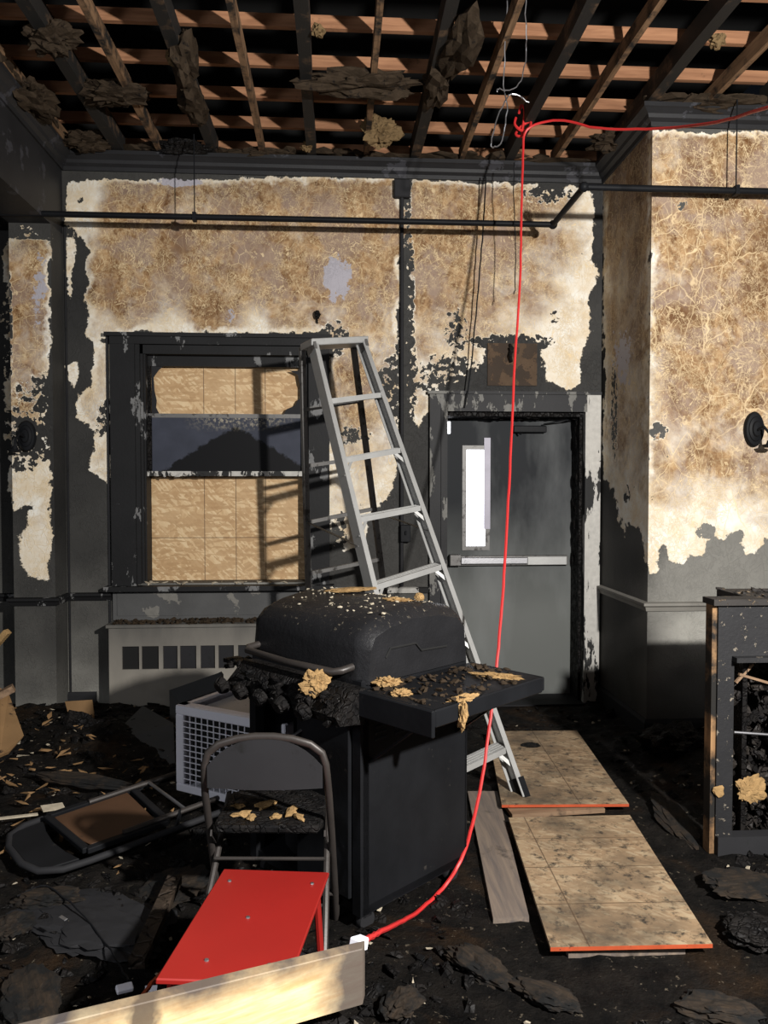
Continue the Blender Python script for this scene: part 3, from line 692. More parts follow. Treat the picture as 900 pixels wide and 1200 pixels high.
MB().box((-.03,-.014,-.014),(.012,.014,.014), Matrix.Translation(e)@Euler((0,.3,.9)).to_matrix().to_4x4()).build('plug', 'white', t, bevel=.003)
for i, (pts, r, mat_, lab) in enumerate([
  ([(595,-20,-1.5),(592,60,-1.45),(590,100,-1.4),(594,130,-1.4),(588,165,-1.38),(580,172,-1.38),(575,168,-1.4),(586,130,-1.4),(600,110,-1.38),(620,120,-1.36)], .0035, 'steel', 'thin pale wire dangling in loops from the joists left of the red knot'),
  ([(617,-20,-1.6),(616,40,-1.55),(617,60,-1.5),(612,90,-1.5),(600,105,-1.5),(584,104,-1.5),(583,108,-1.5)], .003, 'steel', 'thin pale wire running up past the red knot'),
  ([(603,190,-.45),(602,205,-.42),(603,262,-.40),(604,330,-.42),(602,345,-.42)], .0035, 'blackmetal', 'short dark wire hanging behind the red cord at the pipe')]):
    P = [at(*c) for c in pts]; t = thing('hanging_strand', P[0], lab, 'wire'); wig(P, r, 'w', mat_, 5, .004, i).build('strand', mat_, t)
a1 = at(632, 160, -.7)
# dark strand standing in for the red cord shadow, cornice to door frame
P = [at(569,205,-.13),at(566,270,-.12),at(560,340,-.10),at(552,430,-.08),at(544,478,-.06)]
t = thing('hanging_strand', P[0], 'long black strand shaped as the shadow of the red cord, cornice to door frame', 'wire'); wig(P, .005, 'w', 'b', 6, .003, 9).build('strand', 'blackmetal', t)
# ------------------------------------------------------------------ wall lamps
def sconce(px, py, ydist, lab, s=1.0, flip=1):
    c = oy(px, py, ydist); t = thing('wall_sconce', c, lab, 'wall lamp', 'burnt wall lamps')
    M_ = Matrix.Translation(c)@Matrix.Rotation(math.pi/2, 4, 'X')@Matrix.Diagonal((.75*s,1.3*s,s,1))
    MB().lathe([(.0,-.02),(.075,-.02),(.078,0.0),(.07,.012),(.055,.014),(.052,.02),(.035,.024),(.03,.034),(0,.036)], M_, 28).build('back_plate', 'blackmetal', t, smooth=True)
    e = c+V((.03*flip,-.11,-.10))*s
    MB().tube([c+V((.0,-.03,-.01)), c+V((.01*flip,-.08,.01))*s, c+V((.025*flip,-.11,-.03))*s, e], .008*s, 8).build('arm', 'blackmetal', t, smooth=True)
    MB().lathe([(.0,-.012),(.03,-.01),(.04,0),(.042,.006),(.02,.01),(.014,.03),(.0,.032)], Matrix.Translation(e)@Matrix.Scale(s,4), 20).build('candle_cup', 'blackmetal', t, smooth=True)
    return t
sconce(884, 503, YC-.02, 'oval black wall sconce with a bent arm on the chimney breast', 1.05)
sconce(31, 511, YP-.02, 'sooty oval wall sconce on the left pier', 1.0, -1)
# ------------------------------------------------------------------ radiator cover under the window
za = oy(200, 735, -.2).z; x0 = oy(128, 800, -.2).x; x1 = oy(372, 800, -.2).x
t = thing('radiator_cover', (x0,0,0), 'smoke-stained cream radiator cover with dark grille openings below the window', 'radiator cover')
MT['cover'] = None
def m_cover():
    t_ = NT('smoke_stained_cream'); p = t_.sep()
    k = t_.rng(t_.math('MULTIPLY_ADD', t_.noise(3, 5, t_.mapping((1.5,1,.5))), .5, p[2]), .45, 1.05, 0, 1)
    c = t_.mix(k, (.30, .275, .235), (.04, .04, .04))
    c = t_.mix(t_.rng(t_.noise(2.2, 5), .58, .75, 0, .5), c, (.05,.045,.04))
    return t_.fin(c, .6, 0, .4)
MT['cover'] = m_cover()
gz0 = oy(200, 784, -.2).z; gz1 = oy(200, 757, -.2).z
xs = [oy(p, 770, -.2).x for p in (143,163,166,186,191,208,211,230,235,252,256,274,279,298,302,320)]
m = MB(); m.box((x0,-.2,0),(x1,-.185,gz0)).box((x0,-.2,gz1),(x1,-.185,za)).box((x0,-.2,gz0),(xs[0],-.185,gz1)).box((xs[-1],-.2,gz0),(x1,-.185,gz1))
m.box((x0,-.185,0),(x0+.015,0,za)).box((x1-.015,-.185,0),(x1,0,za))
for i in range(1, len(xs)-1, 2): m.box((xs[i],-.2,gz0),(xs[i+1],-.185,gz1))
m.build('front_panel', 'cover', t)
MB().box((x0-.015,-.215,za),(x1+.015,0,za+.02)).build('top_shelf', 'cover', t)
MB().box((xs[0]-.01,-.183,gz0-.01),(xs[4],-.175,gz1+.01)).build('grille_screen', 'dark', t)
MB().box((xs[4],-.183,gz0-.01),(xs[-1]+.01,-.175,gz1+.01)).build('grille_screen', 'slate', t)
MB().box((x0-.02,-.06,.1),(x0-.002,-.02,za-.1)).build('riser_pipe', 'rust', t)
m = MB(); R = random.Random(5)
for i in range(260): m.chunk((x0+(x1-x0)*R.random()**.8, -.20+.17*R.random(), za+.024), (.012+.025*R.random(), .014, .008+.014*R.random()), i)
o = tag(m.build('burnt_crumbs', 'insd'), 'burnt crumbs scattered along the top of the radiator cover', 'debris', kind='stuff')
# ------------------------------------------------------------------ stepladder
def P3(px, py, d): return oy(px, py, CAM.y+d)
t = thing('stepladder', (.2,-1.3,0), 'tall aluminium stepladder leaning at the window, behind the burnt grill', 'ladder')
TL = P3(364,402,4.55); TR = P3(424,399,4.76); BL = oz(499,967,.03); BR = oz(612,934,.045)
RTL = P3(355,407,4.66); RTR = P3(415,404,4.86); RBL = oz(367,858,.03); RBR = oz(470,842,.03)
nrm = ((TR-TL).cross(BL-TL)).normalized()
if nrm.y > 0: nrm = -nrm
def lad_channel(p0, p1, out, w=.078):
    m = MB(); d = (p1-p0).normalized(); n = nrm; sx = d.cross(n).normalized()
    if sx.dot(out) < 0: sx = -sx
    # web on the outside, two flanges pointing in, ribbed face
    m.bar(p0+sx*.0, p1+sx*.0, .004, w, n) 
    for k in (-1, 1):
        o_ = n*(k*(w/2-.002)) - sx*.013; m.bar(p0+o_, p1+o_, .028, .004, n)
    return m
for p0, p1, out in ((TL,BL,TL-TR),(TR,BR,TR-TL)):
    s_ = lad_channel(p0, p1, out).build('side_rail', 'alu', t)
    d = (p1-p0).normalized(); f = p1
    MB().bar(f-d*.09, f+d*.012, .034, .084, nrm).build('rubber_foot', 'blackmetal', s_)
ts = [0.0, .119, .236, .353, .478, .60, .725, .85]
tmap = lambda a, b, y: None
def on_rail(A, B, py):   # where the rail crosses a measured height
    lo, hi = 0, 1
    for _ in range(30):
        mid = (lo+hi)/2; q = A.lerp(B, mid); x_, y_, z_ = proj(np.array([[*q]])); 
        if y_[0] < py: lo = mid
        else: hi = mid
    return A.lerp(B, lo)
steps = [(469,461),(538,525),(607,592),(686,660),(775,738),(885,818)]
dep = V((nrm.x, nrm.y, 0)).normalized()
for i, (yl, yr) in enumerate(steps):
    a = on_rail(TL, BL, yl); b = on_rail(TR, BR, yr)
    if i == 5: a = on_rail(TL, BL, 920); b = on_rail(TR, BR, 872)
    m = MB(); u = (b-a).cross(dep).normalized()
    if u.z < 0: u = -u
    c0 = -dep*.0
    m.bar(a+c0, b+c0, .085, .005, u)
    for k in (-1, 1): m.bar(a+dep*(k*.041)-u*.012, b+dep*(k*.041)-u*.012, .004, .028, u)
    for k in range(3): m.bar(a+dep*(k-1)*.02+u*.003, b+dep*(k-1)*.02+u*.003, .004, .003, u)
    m.build('step', 'alu', t)
    if i in (1,2,3,4,5):
        for A, B, s_ in ((a, TL.lerp(BL,1), 1), (b, BR, -1)):
            m = MB()
            q0 = A + (b-a).normalized()*s_*.07 - u*.015
            rail = (BL-TL).normalized() if s_ == 1 else (BR-TR).normalized()
            m.bar(q0+dep*.03, A+rail*.11+dep*.03, .018, .004, dep)
            m.build('step_brace', 'alu', t)
# top cap
cc = (TL+TR+RTL+RTR)/4; u = (TR-TL).cross(dep).normalized(); u = u if u.z > 0 else -u
m = MB(); e = (TR-TL).normalized()*.02; up_ = V((0,0,.02))
m.hexa([TL-e-up_+dep*.05,TR+e-up_+dep*.05,RTR+e-up_,RTL-e-up_,TL-e+up_+dep*.05,TR+e+up_+dep*.05,RTR+e+up_,RTL-e+up_]); m.build('top_cap', 'alu', t, bevel=.004)
for q in (TL, TR): MB().bar(q-V((0,0,.0)), q+(BL-TL).normalized()*.07, .02, .09, nrm).build('cap_bracket', 'alud', t)
rn = ((RTR-RTL).cross(RBL-RTL)).normalized()
for p0, p1 in ((RTL,RBL),(RTR,RBR)):
    MB().channel(p0, p1, .034, .022, rn).build('rear_rail', 'alud', t)
for yl, yr in ((480,470),(546,536),(612,596),(672,655),(745,730)):
    a = on_rail(RTL, RBL, yl); b = on_rail(RTR, RBR, yr); MB().bar(a, b, .03, .022, (0,0,1)).build('rear_bar', 'alud', t)
sp0 = on_rail(TL,BL,640); sp1 = on_rail(RTL,RBL,612)
MB().bar(sp0, sp1, .018, .004, (0,0,1)).build('spreader', 'alud', t); 
sp0 = on_rail(TR,BR,622); sp1 = on_rail(RTR,RBR,600)
MB().bar(sp0, sp1, .018, .004, (0,0,1)).build('spreader', 'alud', t)
# ------------------------------------------------------------------ gas grill
g0 = oz(425, 1075, .08); GR = math.radians(-48.5)
g = thing('gas_grill', (g0.x,g0.y,0), 'large burnt black gas grill on a cart, lid shut, side shelf out', 'grill', rot=(0,0,GR), local=True)
LW, LD, ZS = .64, .56, .865
m = MB().box((-.012,.0,.08),(0,LD,.80)); 
side = m.build('side_panel', 'blackmetal', g, bevel=.003)
for r in range(3):
    for k in range(5):
        MB().box((-.002,.06+k*.10,.715-r*.022+.0),(.0025,.115+k*.10,.722-r*.022)).build('vent_slot', 'dark', side)
MB().box((-LW,.0,.08),(-LW+.012,LD,.80)).build('side_panel', 'blackmetal', g)
MB().box((-LW,LD-.012,.08),(0,LD,.80)).build('back_panel', 'blackmetal', g)
MB().box((-LW,.0,.08),(0,LD,.11)).build('bottom_shelf', 'blackmetal', g)
for x in (-LW+.02, -.02): MB().box((x-.02,-.01,.08),(x+.02,.03,.80)).build('front_post', 'blackmetal', g)
d_ = MB().box((-.33,-.022,.13),(-.045,-.006,.74)).build('door', 'blackmetal', g, bevel=.004)
MB().tube([(-.30,-.022,.66),(-.302,-.055,.65),(-.302,-.06,.60),(-.302,-.055,.55),(-.30,-.022,.54)], .006, 8).build('handle', 'steel', d_, smooth=True)
MB().tube([(-.46,.2,.11),(-.46,.2,.14),(-.46,.2,.42),(-.46,.2,.46)], [.12,.14,.14,.08], 18).tube([(-.46,.2,.45),(-.46,.2,.52)], .03, 10).build('gas_tank', 'slate', g, smooth=True)
# firebox and sloped, melted control panel
m = MB().prism([(0,0),(LD,0),(LD,.13),(0,.13)], -LW+.0, .0, Matrix(((0,0,1,0),(1,0,0,0),(0,1,0,.76),(0,0,0,1)))); m.build('firebox', 'blackmetal', g, bevel=.006)
Mx = Matrix(((0,0,1,0),(1,0,0,0),(0,1,0,0),(0,0,0,1)))   # (a,b,c)->(x=c,y=a,z=b)
m = MB().prism([(-.12,.765),(-.01,.75),(0,.87),(-.06,.875),(-.14,.80)], -LW+.03, .02, Mx); R = random.Random(2)
for i in range(110): m.chunk((-LW+.05+.60*R.random(), -.03-.11*R.random(), .765+.085*R.random()), (.034,.022,.02), i+300, 12)
m.build('control_panel', 'char', g)
for i, x in enumerate((-.60,-.48,-.36,-.24,-.12)):
    M_ = Matrix.Translation((x,-.15,.80))@Euler((math.radians(115),0,0)).to_matrix().to_4x4()
    MB().lathe([(0,-.0),(.032,0),(.034,.012),(.026,.03),(.022,.034),(0,.035)], M_, 14).build('knob', 'char', g)
# lid : rounded hood
lp = [(.0,.875),(-.005,.99),(.01,1.035),(.05,1.075),(.12,1.10),(.24,1.12),(.38,1.115),(.49,1.09),(.54,1.05),(.56,.99),(.56,.875)]
m = MB(); n = len(lp); xs_ = [-LW-.01,-LW+.02,-LW+.05,-.05,-.02,.01]; ins = [.045,.012,0,0,.012,.045]
for x, q in zip(xs_, ins):
    m.v += [V((x, min(max(y, q*.7), .56-q*.7) if z > .9 else min(max(y,q*.4),.56-q*.4), z-(q if z > 1.0 else 0))) for y, z in lp]
for i in range(len(xs_)-1):
    for j in range(n-1): m.f.append((i*n+j, i*n+j+1, (i+1)*n+j+1, (i+1)*n+j))
    m.f.append((i*n+n-1, i*n, (i+1)*n, (i+1)*n+n-1))
m.f += [tuple(range(n)), tuple((len(xs_)-1)*n+j for j in range(n))]
def m_lid():
    t = NT('ash_dusted_black_hood')
    nn = t.n.new('ShaderNodeNewGeometry'); up = t.sep(nn.outputs['True Normal'])[2]
    f = t.math('MULTIPLY', t.rng(up, .45, .8), t.rng(t.noise(42, 6, rough=.75), .60, .66))
    c = t.mix(t.noise(8, 5), (.008,.008,.009), (.02,.02,.022))
    c = t.mix(f, c, t.mix(t.noise(60, 3), (.09,.075,.055), (.35,.30,.22)))
    t.bump(t.math('ADD', t.noise(50, 6, rough=.7), f), .5, .006)
    return t.fin(c, .4, 0, .2)
MT['lid'] = m_lid()
lid = m.build('lid', 'lid', g, smooth=True)
m = MB().tube([(.011,.10,.955),(.014,.12,.985),(.014,.25,.985),(.014,.28,.955),(.014,.42,.95)], .004, 6); m.build('lid_seam', 'dark', lid)
MB().tube([(-LW+.05,-.0,.93),(-LW+.05,-.05,.925),(-LW+.07,-.068,.92),(-LW*.5,-.072,.915),(-.07,-.068,.92),(-.05,-.05,.925),(-.05,0,.93)], .013, 10).build('lid_handle', 'chairmetal', lid, smooth=True)
# shelves
m = MB().box((.01,-.02,ZS-.012),(.34,LD,ZS)).box((.33,-.02,ZS-.055),(.345,LD,ZS)).box((.01,-.035,ZS-.085),(.345,-.02,ZS+.0)).box((.01,LD,ZS-.05),(.345,LD+.012,ZS))
sh = m.build('side_shelf', 'blackmetal', g, bevel=.004)
for yb in (.04, LD-.06): MB().bar((.30,yb,ZS-.03),(0,yb,ZS-.26),.02,.006).build('shelf_bracket', 'blackmetal', sh)
m = MB().box((-LW-.20,.0,ZS-.045),(-LW-.01,.07,ZS-.03)); R = random.Random(8)
for i in range(22): m.chunk((-LW-.16+.18*R.random(), -.03+.16*R.random(), ZS-.05+.02*R.random()), (.03,.022,.016), i+500, 10)
m.build('side_shelf', 'char', g)
for x in (-LW+.04, -.04):
    for y in (.05, LD-.05):
        f = MB().box((x-.012,y-.02,.05),(x+.012,y+.02,.085)).build('caster', 'blackmetal', g)
        MB().lathe([(0,-.012),(.034,-.012),(.036,0),(.034,.012),(0,.012)], Matrix.Translation((x,y,.037))@Matrix.Rotation(math.pi/2,4,'Y'), 16).build('caster_wheel', 'slate', f, smooth=True)
GM = Matrix.Translation((g0.x,g0.y,0))@Matrix.Rotation(GR,4,'Z')
def clump(p, size, mat_, name, label, cat, seed, rough=.45, yaw=0, parent=None, sub=4):
    t = MB().fluff((0,0,0), size, seed, sub, rough); t.v = [v for v in t.v]
    o = t.build(name, mat_); o.location = p; o.rotation_euler = (0,0,yaw); return tag(o, label, cat)
clump(GM@V((-.42,.34,1.128)), (.105,.04,.009), 'ins', 'insulation_slab', 'flat tan slab of insulation lying on the back of the grill lid', 'insulation', 3, .35, .35)
clump(GM@V((-.12,.30,1.12)), (.045,.03,.009), 'ins', 'insulation_scrap', 'ragged tan scrap on the right end of the grill lid', 'insulation', 4, .8)
clump(GM@V((-.07,.36,1.13)), (.018,.02,.016), 'ins', 'foam_crumb', 'small orange-tan crumb near the right end of the grill lid', 'insulation', 5, .3)
clump(GM@V((-.12,-.10,.88)), (.042,.02,.038), 'ins', 'insulation_clump', 'torn tan clump stuck on the melted control panel below the lid handle', 'insulation', 8, .8)
clump(GM@V((.045,.075,.88)), (.04,.028,.02), 'ins', 'insulation_clump', 'fluffy tan clump at the foot of the lid on the side shelf', 'insulation', 9, .9)
clump(GM@V((.15,.03,.872)), (.03,.02,.013), 'ins', 'insulation_crumb', 'small tan lump near the front corner of the side shelf', 'insulation', 10, .7)
clump(GM@V((.325,.14,.868)), (.05,.018,.012), 'ins', 'insulation_scrap', 'tan scrap spilling over the outer edge of the side shelf', 'insulation', 11, .9, .6)
clump(GM@V((.352,.10,.825)), (.014,.02,.045), 'ins', 'insulation_drip', 'tan scrap hanging down from the outer edge of the side shelf', 'insulation', 12, .6)
clump(GM@V((.24,.44,.872)), (.08,.02,.01), 'ins', 'insulation_strip', 'long tan strip near the back of the side shelf', 'insulation', 13, .9, -.5)
m = MB(); R = random.Random(21)
for i in range(170):
    x, y = .03+.3*R.random(), -.0+.55*R.random(); s_ = R.choice((.006,.009,.014,.02)); m.chunk((x,y,ZS+s_*.3), (s_,s_*.8,s_*.5), i, 9)
o = m.build('shelf_crumbs', 'insd'); o.matrix_world = GM; tag(o, 'dark crumbs and ash scattered over the grill side shelf', 'debris', kind='stuff')
m = MB()
for i in range(100):
    x = -.62+.6*R.random(); y = .09+.4*R.random(); s_ = R.choice((.004,.006,.009,.012)); zz = np.interp(y, [p[0] for p in lp[2:9]], [p[1] for p in lp[2:9]]); m.chunk((x,y,zz+s_*.2), (s_,s_*.8,s_*.5), i, 9)
o = m.build('lid_crumbs', 'chips'); o.matrix_world = GM; tag(o, 'pale crumbs of plaster sprinkled over the grill lid', 'debris', kind='stuff')
# ------------------------------------------------------------------ rubble on the floor
def bump_at(x, y, cx, cy, r, h): return h*math.exp(-((x-cx)**2+(y-cy)**2)/(r*r))
fa0 = oz(585, 944, .05)
def ground(x, y):
    h = .016 + .035*abs(noise.fractal(V((x*1.7, y*1.7, 3)), 1, 2, 5))
    h += .022*noise.fractal(V((x*7, y*7, 1)), 1, 2, 3)
    h += .10*max(0, min(1, (-.35-x)/1.2))*(1 if y < -.2 else .4)
    h += bump_at(x, y, -.45, -1.85, .30, .10)
    h += bump_at(x, y, -1.25, -1.0, .5, .08)
    h += bump_at(x, y, 2.3, -1.3, .5, .12)
    # trodden flat path through the middle, where the boards lie
    c = 1-min(1, max(0, (abs(x-(.86+(-2-y)*-.05))-.55)/.25)); h = h*(1-c)+(.010+.012*abs(noise.fractal(V((x*9, y*9, 5)), 1, 2, 3)))*c
    c = math.exp(-((x-.15)**2+(y+2.55)**2)/.30); h = h*(1-c*.7)+.010*c*.7
    if y > -.15 and .55 < x < 1.75: h = min(h, .008)
    return max(.003, h)
def solid(x, y): return (x > XR-.01 and y > YC-.01) or (PX0-.01 < x < XL+.01 and y > YP-.01)
m = MB(); nx, ny = 190, 150; X0, X1, Y0, Y1 = -2.6, 2.9, -4.3, -.02
for j in range(ny+1):
    for i in range(nx+1):
        x = X0+(X1-X0)*i/nx; y = Y0+(Y1-Y0)*j/ny; m.v.append(V((x, y, ground(x, y))))
for j in range(ny):
    for i in range(nx):
        k = j*(nx+1)+i; cx_, cy_ = (m.v[k].x+m.v[k+nx+2].x)/2, (m.v[k].y+m.v[k+nx+2].y)/2
        if solid(cx_, cy_): continue
        m.f.append((k, k+1, k+nx+2, k+nx+1))
o = m.build('soot_rubble', 'rubble', smooth=False); tag(o, 'black wet soot and crushed rubble covering the floor', 'rubble', kind='stuff')
R = random.Random(77); m = MB(); m2 = MB(); m3 = MB()
def free(x, y):    # keep clear of the boards
    return not ((.45 < x < 1.5 and -3.25 < y < -.7) or solid(x+.04, y+.04) or solid(x-.04, y) or (x > kx0-.03 and -2.25 < y < -1.8))
cnt = 0
kx0 = oz(831, 1003, .01).x
while cnt < 4200:
    x, y = R.uniform(-2.3, 2.6), R.uniform(-4.1, -.1)
    if not free(x, y): continue
    cnt += 1; s_ = R.choice((.006,.008,.012,.018,.025,.035,.048))*R.uniform(.7,1.3)
    if y > -.9 and x > .5 and s_ > .03: continue
    m.chunk((x, y, ground(x,y)+s_*.12), (s_, s_*R.uniform(.5,.9), s_*R.uniform(.2,.5)), cnt, 9)
for i in range(420):
    x, y = R.uniform(-2.2, 2.4), R.uniform(-3.6, -.3)
    if not free(x, y): continue
    s_ = R.uniform(.004,.014); m2.chunk((x, y, ground(x,y)+s_*.9+.004), (s_*1.6, s_, s_*.4), i+4000, 8)
for i in range(170):
    a_ = R.uniform(0, 6.28); x, y = -1.55+.5*R.gauss(0,1), -1.75+.45*R.gauss(0,1); s_ = R.uniform(.01,.03)
    m3.chunk((x, y, ground(x,y)+.03+.02*R.random()), (s_*2, s_*.6, s_*.3), i+5000, 8)
tag(m.build('charred_crumbs', 'char'), 'black charred crumbs strewn all over the floor', 'rubble', kind='stuff')
tag(m2.build('pale_crumbs', 'chips'), 'pale specks of plaster strewn over the black floor', 'rubble', kind='stuff')
tag(m3.build('brown_splinters', 'card'), 'brown splinters heaped at the left beyond the fallen chair', 'rubble', kind='stuff')
# ------------------------------------------------------------------ strand boards laid on the floor
def floor_board(name, label, A, B, D_, z, mat_, edge, lines):
    """A near-left, B near-right, D_ far-left corner on the floor; a true rectangle laid along A->B"""
    ex = (B-A); wdt = ex.length; ang = math.atan2(ex.y, ex.x); ey = V((-math.sin(ang), math.cos(ang), 0)); hgt = (D_-A).dot(ey)
    t = thing(name, (A.x, A.y, z), label, 'board', 'strand boards laid on the floor', rot=(0,0,ang), local=True)
    del t['group']
    return t, wdt, hgt
ZB1 = .05
A = oz(645,1110,ZB1+.012); B = oz(835,1106,ZB1+.012); D_ = oz(596,958,ZB1+.012); E_ = oz(738,955,ZB1+.012)
def quadboard(name, label, A, B, E_, D_, th, mat_f, lx, ly):
    t = thing(name, (A.x,A.y,A.z-th), label, 'board', rot=(0,0,math.atan2(B.y-A.y,B.x-A.x)), local=True)
    iv = (Matrix.Translation(t.location)@Matrix.Rotation(math.atan2(B.y-A.y,B.x-A.x),4,'Z')).inverted()
    q = [iv@p for p in (A,B,E_,D_)]; dz = V((0,0,th))
    w_ = q[1].x; h_ = (q[2].y+q[3].y)/2
    MB().hexa([p-dz for p in q]+q).build('board', m_osb(name+'_face', [w_*f for f in lx], [h_*f for f in ly], 1.2, .46), t)
    e = V((0,-.0012,0)); MB().hexa([q[0]-dz+e*1.2, q[1]-dz+e*1.2, q[1]-dz, q[0]-dz, q[0]-V((0,0,.0005))+e*1.2, q[1]-V((0,0,.0005))+e*1.2, q[1]-V((0,0,.0005)), q[0]-V((0,0,.0005))]).build('painted_edge', 'orange', t)
    return t
quadboard('strand_board', 'nearer dirty strand board on the floor, snapped with a grid of lines, orange front edge', A, B, E_, D_, .013, 0, [.24], [.26,.53,.78])
A = oz(588,943,.06); B = oz(737,942,.06); E_ = oz(676,856,.06); D_ = oz(572,857,.06)
quadboard('strand_board', 'farther strand board on the floor, under the ladder foot, with a round scorch', A, B, E_, D_, .013, 0, [.62], [.45])
c = oz(622, 873, .062); o = MB().fluff((0,0,0), (.055,.045,.004), 5, 3, .3).build('scorched_puddle', 'char'); o.location = c; tag(o, 'black round burnt scab on the farther floor board', 'debris')
# lumps under the boards
for (p0, p1, lab, mt) in ((oz(598,955,.03), oz(706,948,.03), 'short brown board under the gap between the two strand boards', 'ply'), (oz(664,1116,.02), oz(800,1111,.02), 'scrap of board poking out under the near edge of the nearer strand board', 'plank')):
    o = MB().bar((p0-p1)/2, (p1-p0)/2, .12, .02).build('board_scrap', mt); o.location = (p0+p1)/2+V((0,.04,0)); tag(o, lab, 'board')
# long grey plank left of the boards
A = oz(578,1076,.03); B = oz(620,1074,.03); E_ = oz(583,927,.03); D_ = oz(548,927,.03)
dz = V((0,0,.022)); ctr = (A+B+E_+D_)/4
o = MB().hexa([p-dz-ctr for p in (A,B,E_,D_)]+[p-ctr for p in (A,B,E_,D_)]).build('floor_plank', 'plank'); o.location = ctr
tag(o, 'long smoked grey plank lying between the grill and the strand boards', 'plank')
# ------------------------------------------------------------------ white air conditioner
a0 = oz(206, 925, .195)
ang = math.atan2(-.25, .396); 
t = thing('air_conditioner', (a0.x,a0.y,.19), 'white air conditioner with a wire grille front, behind the standing folding chair', 'air conditioner', rot=(0,0,ang), local=True)
AW, AD, AH = .60, .52, .385
m = MB(); fr = .045
m.box((0,0,0),(AW,.02,.035)).box((0,0,AH-.04),(AW,.02,AH)).box((0,0,.035),(fr,.02,AH-.04)).box((AW-fr,0,.035),(AW,.02,AH-.04))
m.build('front_frame', 'white', t, bevel=.004)
m = MB(); m.box((0,.02,0),(.012,AD,AH)).box((AW-.012,.02,0),(AW,AD,AH)).box((0,AD-.012,0),(AW,AD,AH)).box((0,.02,0),(AW,AD,.012))
m.box((0,.02,AH-.012),(AW,.06,AH)).box((0,AD-.04,AH-.012),(AW,AD,AH)).box((0,.02,AH-.012),(.04,AD,AH)).box((AW-.04,.02,AH-.012),(AW,AD,AH))
m.build('case', 'white', t)
MB().box((.04,.06,AH-.045),(AW-.04,AD-.04,AH-.035)).build('top_panel', m_plain('dusty_grey_metal', (.42,.42,.43), .5, .2, .2, 5, .5, .3), t)
MB().box((fr,.06,.03),(AW-fr,.07,AH-.04)).build('coil', 'dark', t)
n = 15
for i in range(1, n):
    x = fr+(AW-2*fr)*i/n; MB().box((x-.0018,.006,.035),(x+.0018,.011,AH-.04)).build('grille_wire', 'white', t)
for i in range(1, 12):
    z = .035+(AH-.075)*i/12; MB().box((fr,.003,z-.0018),(AW-fr,.007,z+.0018)).build('grille_wire', 'white', t)
# things it rests on / beside
def slab(name, pts, th, mat_, label, cat, nrm=None):
    c = sum(pts, V((0,0,0)))/len(pts); n_ = (pts[1]-pts[0]).cross(pts[2]-pts[0]).normalized()*th
    k = len(pts); m = MB(); m.v = [p-c for p in pts]+[p-c+n_ for p in pts]
    m.f = [tuple(range(k)), tuple(range(2*k-1, k-1, -1))]+[(i,(i+1)%k,k+(i+1)%k,k+i) for i in range(k)]
    o = m.build(name, mat_); o.location = c; return tag(o, label, cat)
slab('smoked_sheet', [P3(118,878,4.25), P3(182,938,3.75), P3(206,936,3.8), P3(203,850,4.35), P3(167,829,4.75)], .012, 'sheetgrey', 'dark bent sheet leaning left of the white air conditioner', 'sheet')
slab('leaning_panel', [P3(206,948,3.66), P3(150,905,4.1), P3(152,880,4.15), P3(215,930,3.7)], .015, 'char', 'charred strip lying against the foot of the dark bent sheet', 'strip')
slab('shadow_slab', [P3(201,812,4.95), P3(258,792,4.9), P3(262,790,4.9), P3(262,880,4.6), P3(203,880,4.6)], .03, 'sheetgrey', 'dark grey carton standing in for shadow behind the air conditioner', 'shade_sheet')  # added dark slab imitating the shadow on the radiator cover
slab('brown_card', [P3(76,822,4.75), P3(108,820,4.75), P3(112,850,4.7), P3(84,852,4.7)], .006, 'card', 'small brown cardboard piece against the wall left of the radiator cover', 'cardboard')
o = MB().fluff((0,0,0), (.13,.11,.16), 31, 3, .75).build('charred_bundle', 'char'); o.location = oy(97, 868, -.85); tag(o, 'charred shapeless bundle on the floor below the brown card', 'bundle')
slab('brown_board', [P3(0,806,4.2), P3(10,812,4.2), P3(28,862,3.95), P3(12,880,3.9), P3(0,885,3.85)], .02, 'card', 'torn brown board leaning at the far left edge under the pier', 'board')
p_ = oy(16, 806, -1.22); q_ = V((p_.x-.75, p_.y-.25, .12)); o = MB().bar((0,0,0),q_-p_,.06,.035).build('split_timber', 'ply'); o.location = p_; tag(o, 'yellow broken timber end at the left edge above the torn brown board', 'timber')
p_ = oy(9, 740, -1.2); q_ = V((p_.x-.62, p_.y+.1, .10)); o = MB().bar((0,0,0),q_-p_,.04,.03).build('timber_stub', 'ins'); o.location = p_; tag(o, 'small pale timber stub at the left edge, above the others', 'timber')
